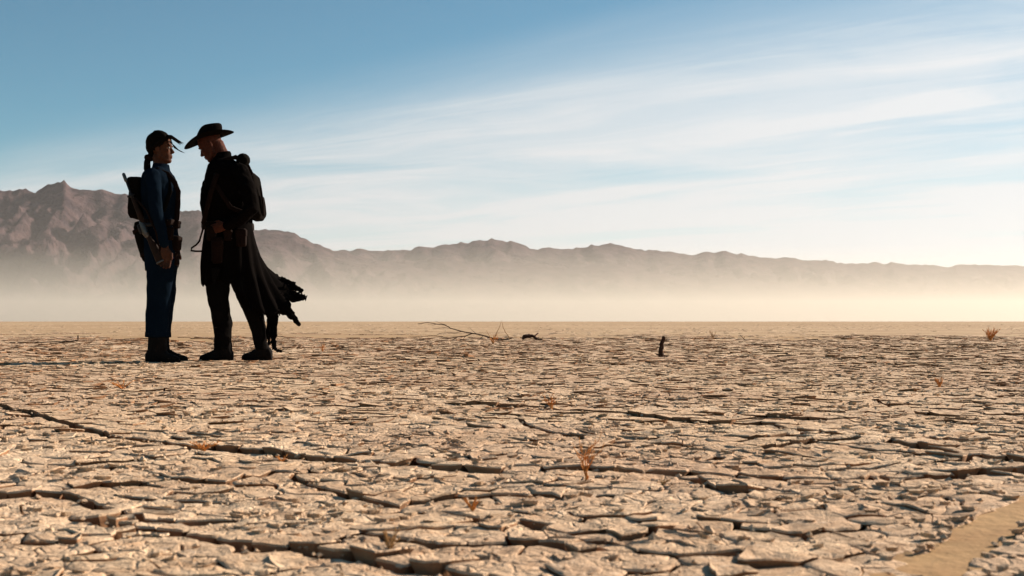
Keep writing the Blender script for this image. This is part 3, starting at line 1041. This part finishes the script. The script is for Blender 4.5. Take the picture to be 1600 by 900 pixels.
    hs.tube([P(232, 274, -.11), P(246, 267, -.115), P(262, 273, -.105), P(273, 286, -.10), P(278.5, 300, -.095), P(278, 320, -.09), P(276, 344, -.09)], .020, 10, 0.35, up=(0, 1, 0))
    hs.build('harness_strap', M_LEATHER, root, 0.005, 1)
    hs = Vol()
    hs.tube([P(232, 274, .11), P(246, 267, .115), P(262, 273, .105), P(273, 286, .10), P(278.5, 300, .095), P(278, 320, .09), P(276, 344, .09)], .020, 10, 0.35, up=(0, 1, 0))
    hs.build('harness_strap', M_LEATHER, root, 0.005, 1)
    boot(g, root, M_BOOT, M_SOLE, [(232, 259, 522, .054), (231.5, 260, 538, .052), (231, 261, 551, .05), (230, 262, 558, .046)], 228, 281, 566.5, -.088)
    boot(g, root, M_BOOT, M_SOLE, [(237, 264, 522, .054), (236, 264, 538, .052), (236, 266, 551, .05), (236, 268, 558, .046)], 236, 293, 564.5, .088)
    rl = Vector(g.root_loc)
    # backpack, bedroll and rifle are things of their own
    bp = empty('backpack', rl + Vector(P(216, 340)))
    off = -Vector(P(216, 340))
    tag(bp, 'small dark canvas rucksack on the back of the person in navy', 'backpack')

    def part(vol, name, m, par, **kw):
        vol.xform(lambda p: (p[0] + off.x, p[1] + off.y, p[2] + off.z)); return vol.build(name, m, par, **kw)
    v = Vol(); v.box(P(216.5, 312), (11 / g.s, .125, 31 / g.s), 0.03); part(v, 'bag', M_CANVAS, bp, voxel=0.006, smooth=2, folds=0.006, fscale=16)
    v = Vol(); v.box(P(216, 289), (12 / g.s, .132, 9.5 / g.s), 0.03); part(v, 'lid', M_CANVAS, bp, voxel=0.006, smooth=2, folds=0.004, fscale=18)
    for q in (-1, 1):
        v = Vol(); v.tube([P(222, 284, q * .09), P(230, 271, q * .1), P(246, 265.5, q * .105), P(262, 275, q * .1), P(266, 300, q * .13), P(256, 330, q * .17), P(230, 334, q * .13)], .018, 10, 0.3, up=(0, 1, 0))
        part(v, 'strap', M_CANVAS, bp, voxel=0.005, smooth=1)
        v = Vol(); v.tube([P(205.3, 288, q * .06), P(205.0, 312, q * .06), P(207.5, 334, q * .06)], .009, 8, 0.5); part(v, 'buckle_strap', M_LEATHER, bp, voxel=0.004, smooth=1)
    br = empty('bedroll', rl + Vector(P(224, 400))); off = -Vector(P(224, 400))
    tag(br, 'dark rolled bundle slung low behind the person in navy', 'bedroll')
    v = Vol(); v.tube([P(217.5, 354, -.02), P(222, 368, -.02), P(227, 386, -.02), P(233, 405, -.02)], [.043, .050, .052, .046], 16, 1.5); part(v, 'roll', M_CANVAS, br, voxel=0.006, smooth=2, folds=0.006, fscale=18)
    for (px, py) in ((219.5, 362), (231, 398)):
        c = Vector(P(px, py, -.02)); d = Vector((.3, 0, -1)).normalized()
        v = Vol(); v.tube([c - d * .012, c + d * .012], .0535, 16, 1.5, cap=False); part(v, 'strap', M_LEATHER, br, voxel=0)
    # rifle
    A, B = Vector(P(193.5, 274, -.15)), Vector(P(245, 412, -.20))
    rf = empty('rifle', rl + B); off = -B
    tag(rf, 'long rifle slung muzzle up across the back of the person in navy', 'rifle')
    ax = (B - A).normalized(); pr = Vector((ax.z, 0, -ax.x)).normalized()       # towards the sights side
    if pr.x > 0: pr = -pr
    L = (B - A).length
    def q(t, s=0.0, y=0.0): return A + ax * L * t + pr * s + Vector((0, y, 0))
    v = Vol(); v.tube([q(0.0), q(.42)], .0075, 10); part(v, 'barrel', M_GUNMETAL, rf, voxel=0)
    v = Vol(); v.tube([q(-.005), q(.07)], .0125, 10); part(v, 'muzzle', M_STEEL, rf, voxel=0)
    v = Vol(); v.tube([q(.225, -.004), q(.235, .028)], .0075, 8); v.tube([q(.225, 0), q(.25, 0)], .0135, 10); v.tube([q(.235, 0), q(.235, -.02)], .006, 8); part(v, 'front_sight', M_GUNMETAL, rf, voxel=0.0035, smooth=1)
    v = Vol(); v.tube([q(.27, -.002), q(.40, -.006), q(.54, -.008)], [.014, .018, .021], 12, 0.8); part(v, 'handguard', M_WOOD, rf, voxel=0)
    v = Vol(); v.tube([q(.53, -.002), q(.58, 0), q(.66, 0), q(.70, -.004)], [.019, .024, .024, .018], 12, 0.7); part(v, 'receiver', M_STEEL, rf, voxel=0)
    v = Vol(); v.tube([q(.58, -.01), q(.60, -.065)], [.014, .015], 8, 0.7); part(v, 'magazine', M_GUNMETAL, rf, voxel=0)
    v = Vol(); v.tube([q(.70, -.006), q(.74, -.012), q(.82, -.020), q(1.0, -.032)], [.018, .018, .027, .036], 12, 0.5); part(v, 'stock', M_WOOD, rf, voxel=0)
    v = Vol(); v.tube([q(.995, -.032), q(1.012, -.033)], [.037, .036], 12, 0.5, cap=False); part(v, 'butt_plate', M_STEEL, rf, voxel=0)
    v = Vol(); v.tube([q(.56, .03), q(.64, .03)], .011, 10); part(v, 'scope', M_GUNMETAL, rf, voxel=0)
    v = Vol(); v.tube([q(.66, -.02, -.01), q(.675, -.02, -.045)], .006, 8); part(v, 'bolt_handle', M_STEEL, rf, voxel=0)
    v = Vol(); v.tube([q(.28, -.02), q(.45, -.075, -.06), q(.7, -.085, -.05), q(.93, -.05)], .008, 8, 0.4); part(v, 'sling', M_LEATHER, rf, voxel=0)


def build_man():
    g = Fig(362, 600.0 / 62.5)
    root = empty('person', g.root_loc)
    tag(root, 'person in wide-brimmed hat and tattered dark coat, leaning towards the person in navy', 'person', 'two people face to face on the lake bed')
    P = g.p
    torso = [(338, 358, 247, .058), (333, 371, 253, .125), (327, 384, 261, .185), (324, 391, 271, .212), (321, 396, 283, .215), (316, 399, 297, .205),
             (314, 399, 320, .192), (317, 396, 335, .182), (320, 393, 345, .176), (319, 394, 358, .18)]
    hips = [(322, 392, 345, .165), (320, 394, 375, .175), (322, 396, 405, .178), (324, 398, 428, .17), (330, 394, 442, .15)]
    fl = [(325, 363, 420, .105), (323, 358, 448, .094), (324, 357, 470, .082), (331, 359, 490, .078), (334, 362, 507, .074), (335.5, 361, 530, .066), (335, 361, 547, .062)]
    bk = [(352, 396, 420, .105), (362, 404, 448, .095), (373, 408, 472, .085), (384, 412, 495, .080), (395, 417, 520, .070), (399, 418, 547, .062)]
    YF, YB = -.10, .07
    arm_n = ([P(374, 268, -.185), P(387, 296, -.255), P(393, 328, -.275), P(376, 343, -.265), P(355, 353, -.235)], [.066, .060, .054, .048, .040])
    arm_f = ([P(350, 268, .185), P(338, 296, .245), P(328, 322, .265), P(330, 342, .25), P(338, 352, .22)], [.066, .060, .052, .044, .038])
    hx, _, hz = P(328.5, 228.5)
    pt = R(33)
    cp, sp = math.cos(pt), math.sin(pt)

    def place(p, k=0.97):
        x, y, z = p[0] * k, p[1] * k, p[2] * k
        x, z = x * cp + z * sp, -x * sp + z * cp            # nod forward
        return (hx - x, y, hz + z)                          # facing -x
    b = Vol()
    head_volume(b, place)
    b.tube([P(338, 226), P(343, 238), P(350, 256)], [.056, .057, .072], 16)
    g.loft(b, [(l + 4, r - 4, y, d - .02) for l, r, y, d in torso if y > 250])
    g.loft(b, [(l + 4, r - 4, y, d - .02) for l, r, y, d in hips])
    g.loft(b, [(l + 4, r - 4, y, d - .018) for l, r, y, d in fl] + [(341, 356, 556, .038)], YF)
    g.loft(b, [(l + 4, r - 4, y, d - .018) for l, r, y, d in bk] + [(402, 416, 556, .038)], YB)
    for pts, rad in (arm_n, arm_f): b.tube(pts, [q - .012 for q in rad], 12)
    hand_volume(b, P(352, 354, -.232), Vector(P(331, 359, -.2)) - Vector(P(352, 354, -.232)), (0, 0, 1), 0.38, 1)
    hand_volume(b, P(338, 353, .215), Vector(P(345, 372, .2)) - Vector(P(338, 353, .215)), (-1, 0, .3), 0.35, 1)
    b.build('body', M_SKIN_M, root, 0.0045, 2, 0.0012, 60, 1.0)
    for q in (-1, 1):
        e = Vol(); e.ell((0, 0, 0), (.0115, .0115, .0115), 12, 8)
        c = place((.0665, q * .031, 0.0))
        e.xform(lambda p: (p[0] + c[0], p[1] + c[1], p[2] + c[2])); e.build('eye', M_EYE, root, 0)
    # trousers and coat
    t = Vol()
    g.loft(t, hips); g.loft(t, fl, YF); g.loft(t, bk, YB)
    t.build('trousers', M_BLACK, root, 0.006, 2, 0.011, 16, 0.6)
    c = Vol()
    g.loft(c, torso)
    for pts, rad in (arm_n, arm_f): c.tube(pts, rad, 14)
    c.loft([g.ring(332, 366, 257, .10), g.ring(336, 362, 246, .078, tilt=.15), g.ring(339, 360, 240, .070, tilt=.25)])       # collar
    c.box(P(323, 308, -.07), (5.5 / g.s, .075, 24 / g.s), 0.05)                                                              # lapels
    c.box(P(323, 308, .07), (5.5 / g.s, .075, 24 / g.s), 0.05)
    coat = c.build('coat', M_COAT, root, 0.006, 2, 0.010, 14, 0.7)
    # coat skirt: a sheet hung from the waist; each column has its own hem
    cols = [(316, 446, -.13), (321, 447, -.17), (327, 444, -.195), (345, 439, -.215), (362, 447, -.225), (378, 463, -.225), (394, 482, -.215), (410, 491, -.20),
            (424, 492, -.17), (437, 489, -.13), (446, 483, -.09), (452, 474, -.05), (458, 466, -.01), (458, 456, .03), (452, 446, .08), (438, 438, .13),
            (415, 437, .17), (385, 440, .20), (355, 438, .21), (330, 436, .195), (319, 440, .15)]
    cols2 = []
    for a, bb in zip(cols, cols[1:]):
        for k in range(4):
            u = k / 4; cols2.append(tuple(a[j] + (bb[j] - a[j]) * u for j in range(3)))
    cols2.append(cols[-1])
    nc = len(cols2); rows = 22
    rg = random.Random(8)
    vs, fs = [], []
    for i, (hx_, hy_, hy3) in enumerate(cols2):
        # angle round the waist: front edge near side -> back -> front edge far side
        an = -math.pi + 0.42 + (2 * math.pi - 0.84) * i / (nc - 1)
        wx, wy = 356.5 + 36.5 * math.cos(an), .182 * math.sin(an)
        cx, cy = wx + (hx_ - wx) * 0.12 - 17.0 * max(0.0, -math.cos(an) - .3), 345 + (hy_ - 345) * 0.56
        rag = rg.uniform(-5, 6) * (1 if 20 < i < 62 else 0.5)
        for j in range(rows + 1):
            u = j / rows
            px = (1 - u) ** 2 * wx + 2 * u * (1 - u) * cx + u * u * hx_
            py = (1 - u) ** 2 * 345 + 2 * u * (1 - u) * cy + u * u * (hy_ + rag * (u > .97))
            y = wy + (hy3 - wy) * u
            fold = 0.020 * u * math.sin(i * 0.9 + 2.0 * u) + 0.012 * u * noise.noise(Vector((i * .35, u * 4, 1)))
            q = P(px, py, y)
            nx_, ny_ = math.cos(an), math.sin(an)
            vs.append((q[0] + nx_ * fold * (0.35 if nx_ < -.3 else 1), q[1] + ny_ * fold, q[2]))
    for i in range(nc - 1):
        for j in range(rows):
            a = i * (rows + 1) + j
            fs.append((a, a + 1, a + rows + 2, a + rows + 1))
    sk = mesh_obj('coat_skirt', vs, fs, M_COAT, root)
    md = sk.modifiers.new('thickness', 'SOLIDIFY'); md.thickness = 0.008; md.offset = 0
    # tatters
    T = [([(438, 437), (450, 443), (462, 449), (473, 457)], 5, 2.5, .06), ([(440, 452), (455, 460), (468, 464), (479, 467)], 5.5, 3, .0),
         ([(446, 446), (458, 452), (470, 454)], 3.5, 1.8, .09), ([(436, 462), (446, 470), (452, 477), (451, 485)], 5, 2, -.05),
         ([(420, 480), (436, 484), (450, 491), (461, 501), (469, 510)], 6, 1.6, -.10), ([(432, 470), (443, 478), (456, 488), (464, 500)], 4, 1.2, -.06),
         ([(424, 478), (427, 497), (428, 515), (427, 532), (429, 547)], 5, 3.2, .0), ([(428, 544), (434, 549), (441, 550)], 2.2, 1.2, .0),
         ([(418, 484), (421, 500), (419, 520), (421, 540)], 3.0, 1.6, .04), ([(430, 490), (433, 498), (431, 505)], 2.6, 1.0, -.1),
         ([(445, 462), (458, 470), (466, 470), (474, 468)], 3.0, 1.5, -.02), ([(404, 486), (409, 496), (408, 503)], 3.5, 1.2, -.19),
         ([(385, 468), (391, 480), (392, 488)], 3.5, 1.2, -.22), ([(430, 434), (442, 438), (455, 443), (462, 444)], 3.4, 1.4, .11)]
    for pts, w0, w1, yy in T:
        tv, tf = [], []
        n = len(pts); m = 5
        # resample, ragged edges, thin twisted cloth
        res = []
        for i in range(n - 1):
            for k in range(m):
                u = k / m; res.append((pts[i][0] + (pts[i + 1][0] - pts[i][0]) * u, pts[i][1] + (pts[i + 1][1] - pts[i][1]) * u))
        res.append(pts[-1])
        for i, (px, py) in enumerate(res):
            u = i / (len(res) - 1)
            a, bq = res[max(0, i - 1)], res[min(len(res) - 1, i + 1)]
            dx, dy = bq[0] - a[0], bq[1] - a[1]; L = math.hypot(dx, dy) or 1
            w = 1.3 * (w0 + (w1 - w0) * u) * rg.uniform(.6, 1.35)
            tw = 0.35 * math.sin(u * 4 + px)
            for s_ in (-1, 1):
                q = P(px - dy / L * w * s_, py + dx / L * w * s_, yy + s_ * tw * w / g.s + .015 * math.sin(u * 5))
                tv.append(q)
        for i in range(len(res) - 1):
            tf.append((2 * i, 2 * i + 1, 2 * i + 3, 2 * i + 2))
        o = mesh_obj('coat_tatter', tv, tf, M_COAT, sk)
        md = o.modifiers.new('thickness', 'SOLIDIFY'); md.thickness = 0.010; md.offset = 0
    # belt, buckle, holster strap loop, pouches
    bl = Vol(); bl.loft([g.ring(317, 395, 349, .188), g.ring(316, 396, 354, .192), g.ring(317, 396, 360, .190)])
    belt = bl.build('belt', M_LEATHER, root, 0.006, 1)
    lp = Vol(); lp.tube([P(319, 352, -.10), P(315, 366, -.12), P(311.5, 378, -.13), P(306, 384, -.13), P(299, 388.5, -.13), P(298, 392.5, -.13), P(305, 393.5, -.13), P(317, 393.5, -.12)], .0075, 10)
    lp.build('strap_loop', M_LEATHER, belt, 0.004, 1)
    for (px, py, y, hx_, hy, hz_) in ((331, 366, -.195, 8, .022, 11), (356, 368, -.205, 6, .018, 9), (377, 372, -.205, 8, .025, 14), (340, 392, -.205, 9, .025, 20)):
        pv = Vol(); pv.box(P(px, py, y), (hx_ / g.s, hy, hz_ / g.s)); po = pv.build('pouch', M_LEATHER, belt, 0.005, 1, 0.002, 30)
        f2 = Vol(); f2.box(P(px, py - hz_ * .5, y), (hx_ / g.s + .004, hy + .004, hz_ * .4 / g.s)); f2.build('flap', M_LEATHER, po, 0.005, 1)
    # cross strap on the chest
    cs = Vol(); cs.tube([P(352, 254, -.14), P(338, 275, -.215), P(330, 300, -.225), P(322, 330, -.19), P(318, 350, -.15)], .022, 10, .3, up=(0, 1, 0)); cs.build('shoulder_strap', M_LEATHER, root, 0.005, 1)
    # hat: crown with pinched top, curved brim, band
    hc = Vector(P(327.5, 217.5)); ht = R(-15)

    def hp(x, y, z):                                       # hat frame, x towards the back
        return (hc.x + x * math.cos(ht) - z * math.sin(ht) * 1.0, y, hc.z - x * math.sin(ht) * 1.0 + z * math.cos(ht))
    hv, hf = [], []
    n = 40
    prof = [(.186, .0, 1), (.165, .0, 1), (.13, .0, 1), (.098, .003, 1), (.095, .02, .95), (.092, .05, .92), (.086, .082, .88), (.073, .108, .84), (.050, .124, .75), (.02, .128, .65)]
    for r, z, ky in prof:
        for k in range(n):
            a = 2 * math.pi * k / n
            ca, sa = math.cos(a), math.sin(a)
            zz = z
            if r > .1:                                     # brim: sides rolled up a little, front drooping, back level
                f = (r - .098) / .088
                zz += 0.030 * f * f * sa * sa - 0.034 * f ** 1.5 * max(0, -ca) ** 2 + 0.006 * f * max(0, ca)
            else:
                zz -= 0.022 * (z / .1) ** 3 * (1 - min(1, r / .06)) + 0.010 * (z / .1) * (-ca) * (r / .09) * -1
            xx = r * ca * (1.0 if r > .1 else 1.04) - (0 if r > .12 else .014); yy = r * sa * (0.86 if r > .1 else ky * .86)
            hv.append(hp(xx, yy, zz))
    for i in range(len(prof) - 1):
        for k in range(n): hf.append((i * n + k, i * n + (k + 1) % n, (i + 1) * n + (k + 1) % n, (i + 1) * n + k))
    hf.append(tuple((len(prof) - 1) * n + k for k in range(n)))
    hat = mesh_obj('hat', hv, hf, M_FELT, root)
    md = hat.modifiers.new('thickness', 'SOLIDIFY'); md.thickness = 0.006; md.offset = 0
    md = hat.modifiers.new('smooth', 'SUBSURF'); md.levels = 1; md.render_levels = 1
    bd = []
    for z in (.008, .034):
        for k in range(n):
            a = 2 * math.pi * k / n; bd.append(hp(.1045 * math.cos(a) - .014, .085 * math.sin(a) * (1 if z < .02 else .97), z))
    bo = mesh_obj('hat_band', bd, [(k, (k + 1) % n, n + (k + 1) % n, n + k) for k in range(n)], M_LEATHER, hat)
    md = bo.modifiers.new('thickness', 'SOLIDIFY'); md.thickness = 0.004; md.offset = 1
    boot(g, root, M_BOOT, M_SOLE, [(335.5, 362, 536, .058), (335, 362.5, 548, .054), (336, 363, 557, .05)], 364, 312, 564.0, YF, 0.05)
    boot(g, root, M_BOOT, M_SOLE, [(399, 420, 536, .056), (399, 421, 548, .053), (400, 423, 557, .05)], 425, 378, 562.5, YB, 0.05)
    # backpack
    base = Vector(P(400, 347)); bp = empty('backpack', Vector(g.root_loc) + base); off = -base
    tag(bp, 'bulky dark rucksack on the back of the person in the wide-brimmed hat', 'backpack')

    def part(vol, name, m, par, **kw):
        vol.xform(lambda p: (p[0] + off.x, p[1] + off.y, p[2] + off.z)); return vol.build(name, m, par, **kw)
    v = Vol(); v.box(P(397, 309, .03), (11.5 / g.s, .13, 37 / g.s), -0.17, 0.45); bag = part(v, 'bag', M_CANVAS, bp, voxel=0.006, smooth=3, folds=0.006, fscale=14)
    v = Vol(); v.box(P(404.5, 323, .03), (8.5 / g.s, .10, 17 / g.s), -0.12, 0.4); part(v, 'pocket', M_CANVAS, bp, voxel=0.006, smooth=2, folds=0.004, fscale=18)
    v = Vol(); v.tube([P(380, 252, -.13), P(380, 251, 0), P(380, 252, .15)], [.048, .052, .048], 14); part(v, 'blanket_roll', M_CANVAS, bp, voxel=0.006, smooth=1, folds=0.005, fscale=18)
    for q in (-1, 1):
        v = Vol(); v.tube([P(392, 272, q * .09), P(384, 255, q * .115), P(368, 246.5, q * .12), P(352, 251, q * .13), P(340, 268, q * .17), P(338, 290, q * .2), P(360, 325, q * .215), P(392, 338, q * .15)], .020, 10, 0.3, up=(0, 1, 0))
        part(v, 'strap', M_LEATHER, bp, voxel=0.005, smooth=1)
    v = Vol(); v.tube([P(407, 292, -.05), P(411, 320, -.05), P(411.5, 338, -.05)], .009, 8, .5); part(v, 'buckle_strap', M_LEATHER, bp, voxel=0.004, smooth=1)


build_woman()
build_man()
# ------------------------------------------------------------------ dead branches, sticks and dry weeds
M_TWIG = mat('dead_wood', (0.055, 0.035, 0.024), 0.9, 0.1, (0.035, 0.022, 0.015), 30)
M_CHAR = mat('charred_wood', (0.035, 0.016, 0.010), 0.9, 0.1, (0.06, 0.028, 0.016), 30, 0.006, 60)
M_WEED = mat('dry_orange_weed', (0.60, 0.25, 0.07), 0.85, 0.1, (0.46, 0.17, 0.045), 25)
M_STRAW = mat('dry_straw', (0.38, 0.22, 0.09), 0.85, 0.1, (0.28, 0.14, 0.05), 25)


def lay(px, py, base_py):
    """photo pixel to a point on the upright plane through the ground line at base_py"""
    Y = H * F / (base_py - HY)
    return Vector(((px - 800) / F * Y, Y, H + (HY - py) / F * Y))


def branch_object(name, m, lines, base_py, label, cat, group=None, depth=0.0, seed=1, part='limb'):
    """lines: (pixel polyline, radius start, radius end) in metres; every limb a part"""
    rg = random.Random(seed)
    p0 = lay(*lines[0][0][0], base_py)
    root = empty(name, (p0.x, p0.y, und(p0.x, p0.y)))
    tag(root, label, cat, group)
    for pts, r0, r1 in lines:
        v = Vol()
        w = []
        d = rg.uniform(-1, 1) * depth
        for i, (a, b) in enumerate(zip(pts, pts[1:])):
            for k in range(4):
                u = k / 4
                q = lay(a[0] + (b[0] - a[0]) * u, a[1] + (b[1] - a[1]) * u, base_py)
                t = (i + u) / (len(pts) - 1)
                j_ = min(r0, .006) * .6
                w.append(q + Vector((rg.uniform(-1, 1) * j_, d * t + rg.uniform(-1, 1) * j_, rg.uniform(-1, 1) * j_)))
        q = lay(*pts[-1], base_py); w.append(q + Vector((0, d, 0)))
        n = len(w)
        v.tube([tuple(p - root.location) for p in w], [r0 + (r1 - r0) * i / (n - 1) for i in range(n)], 7, cap=False)
        v.build(part, m, root, 0)
    return root


branch_object('dead_branch', M_TWIG, [
    ([(778, 530), (770, 529), (755, 524), (740, 521), (722, 518), (705, 513), (697, 508), (683, 506), (668, 504), (655, 506)], .011, .004),
    ([(738, 521), (728, 525), (715, 526), (703, 528), (692, 526)], .009, .004),
    ([(692, 526), (675, 524), (660, 526), (640, 525)], .005, .002),
    ([(705, 513), (690, 512), (678, 514)], .004, .002),
    ([(758, 525), (774, 530), (790, 530), (799, 529)], .010, .007),
    ([(768, 536), (780, 536), (790, 535)], .008, .004),
    ([(722, 518), (712, 520), (700, 519), (688, 521)], .005, .002), ([(697, 508), (690, 505), (682, 501)], .004, .0015),
    ([(745, 522), (738, 517), (733, 512)], .004, .0015), ([(715, 526), (708, 531), (699, 533), (688, 532)], .005, .002),
    ([(728, 525), (724, 530), (716, 533)], .004, .002), ([(755, 524), (750, 530), (741, 534), (730, 535)], .006, .002),
    ([(683, 506), (676, 508), (668, 507)], .003, .0015), ([(790, 530), (800, 527), (808, 527)], .005, .002)], 533, 'long thin bare branch lying on the cracked mud beyond the standing people', 'branch', depth=0.5, seed=3)
branch_object('dry_weed', M_STRAW, [
    ([(771, 534), (776, 520), (781, 510), (783, 503)], .006, .002), ([(797, 529), (790, 519), (786, 511), (784, 500)], .006, .002),
    ([(770, 534), (764, 524), (760, 516)], .004, .002)], 534, 'two pale stems leaning together beside the long bare branch', 'weed', seed=9, part='stem')
branch_object('driftwood', M_CHAR, [
    ([(816, 528), (822, 526), (832, 525), (838, 529)], .030, .022), ([(834, 526), (838, 523), (841, 521)], .014, .010),
    ([(836, 529), (842, 530), (847, 530)], .018, .010), ([(818, 525), (826, 523), (832, 524)], .020, .012)], 531, 'short dark lump of driftwood with a raised stub beside the bare branch', 'driftwood', depth=0.15, seed=5)
branch_object('charred_stake', M_CHAR, [
    ([(1034, 560), (1033, 550), (1034, 541), (1036, 533), (1038, 526)], .023, .015), ([(1034, 557), (1028, 554), (1024, 553)], .010, .004),
    ([(1034, 558), (1041, 557), (1046, 558)], .012, .004)], 558, 'short dark wooden stake sticking up alone from the cracked mud', 'stake', depth=0.05, seed=6)
branch_object('dead_twig', M_TWIG, [
    ([(122, 524), (123, 531), (110, 534), (85, 534), (55, 536), (20, 535)], .010, .005), ([(110, 534), (100, 530), (92, 528)], .005, .002)],
    537, 'low dead twig with an upturned tip lying behind the person with the rifle', 'twig', depth=0.3, seed=7)
branch_object('dead_twig', M_TWIG, [
    ([(1165, 532), (1160, 527), (1156, 523)], .006, .003), ([(1162, 529), (1164, 525)], .004, .002)], 532, 'tiny dark twig standing alone beyond the wooden stake', 'twig', seed=8)
branch_object('dead_twig', M_TWIG, [
    ([(1278, 530), (1262, 531), (1246, 532), (1236, 536)], .008, .004)], 534, 'straight reddish twig lying flat far out on the lake bed', 'twig', depth=0.2, seed=12)


def weed(px, py, hpx, spread, n, label, seed, m=M_WEED, thick=0.0016, group='dry orange weeds on the lake bed'):
    rg = random.Random(seed)
    p = GP(px, py); s = F / p.y
    root = empty('dry_weed', (p.x, p.y, und(p.x, p.y) + 0.002))
    tag(root, label, 'weed', group)
    hgt = hpx / s
    for k in range(n):
        a = rg.uniform(0, 6.28); sp = spread / s * rg.uniform(.3, 1)
        L = hgt * rg.uniform(.55, 1.0)
        pts = [Vector((0, 0, -0.01))]
        for i in range(1, 7):
            t = i / 6
            pts.append(Vector((math.cos(a) * sp * t ** 1.3 + rg.gauss(0, hgt * .03), math.sin(a) * sp * t ** 1.3 * .7 + rg.gauss(0, hgt * .03), L * t)))
        v = Vol(); v.tube(pts, [thick * (1.25 - t / 6) for t in range(7)], 5, cap=False)
        st = v.build('stem', m, root, 0)
        for q in range(rg.randint(2, 4)):
            b = pts[rg.randint(2, 5)]; aa = a + rg.uniform(-1.6, 1.6)
            w = Vol(); l = hgt * rg.uniform(.12, .3)
            w.tube([b, b + Vector((math.cos(aa) * l * .5, math.sin(aa) * l * .5, l * .45)), b + Vector((math.cos(aa) * l * .7, math.sin(aa) * l * .7, l))], [thick * .7, thick * .55, thick * .3], 4, cap=False)
            w.build('side_twig', m, st, 0)
    return root


weed(915, 757, 88, 20, 7, 'tall spindly orange weed growing out of a long fissure', 31, thick=0.0012)
weed(862, 642, 30, 14, 7, 'pale orange weed tuft on a fissure beyond the tall spindly weed', 32)
weed(738, 797, 26, 20, 8, 'low orange weed tuft beside a short crack', 33, thick=0.0014)
weed(1468, 606, 16, 12, 7, 'small orange weed far out on the open plates', 34, thick=0.003)
weed(1548, 533, 21, 17, 36, 'round orange bush far out where the mud turns smooth', 35, thick=0.0045)
weed(1114, 530, 14, 7, 6, 'small pale tuft far out beyond the wooden stake', 36, M_STRAW, 0.004)
weed(504, 550, 12, 8, 6, 'little orange tuft beside the trailing coat of the hatted person', 37, thick=0.003)
weed(190, 610, 14, 30, 8, 'flat orange weed in front of the shadow of the two people', 38, thick=0.0025)
weed(770, 538, 16, 12, 9, 'orange weed at the foot of the long bare branch', 39, thick=0.005)
weed(318, 703, 16, 40, 14, 'row of dry orange grass along the fissure in front of the people', 40, thick=0.0015)
weed(610, 862, 42, 26, 9, 'brown weed tuft with pale stems beside the nearest long fissure', 41, M_STRAW, 0.0012)
weed(440, 722, 12, 22, 6, 'short dry orange grass at the end of the stepped fissure', 42, thick=0.0013)
weed(1035, 762, 10, 18, 6, 'short dry grass beside the long curved fissure', 43, M_STRAW, 0.0012)
weed(905, 560, 8, 10, 6, 'tiny straw tuft on open mud between branch and stake', 44, M_STRAW, 0.003)
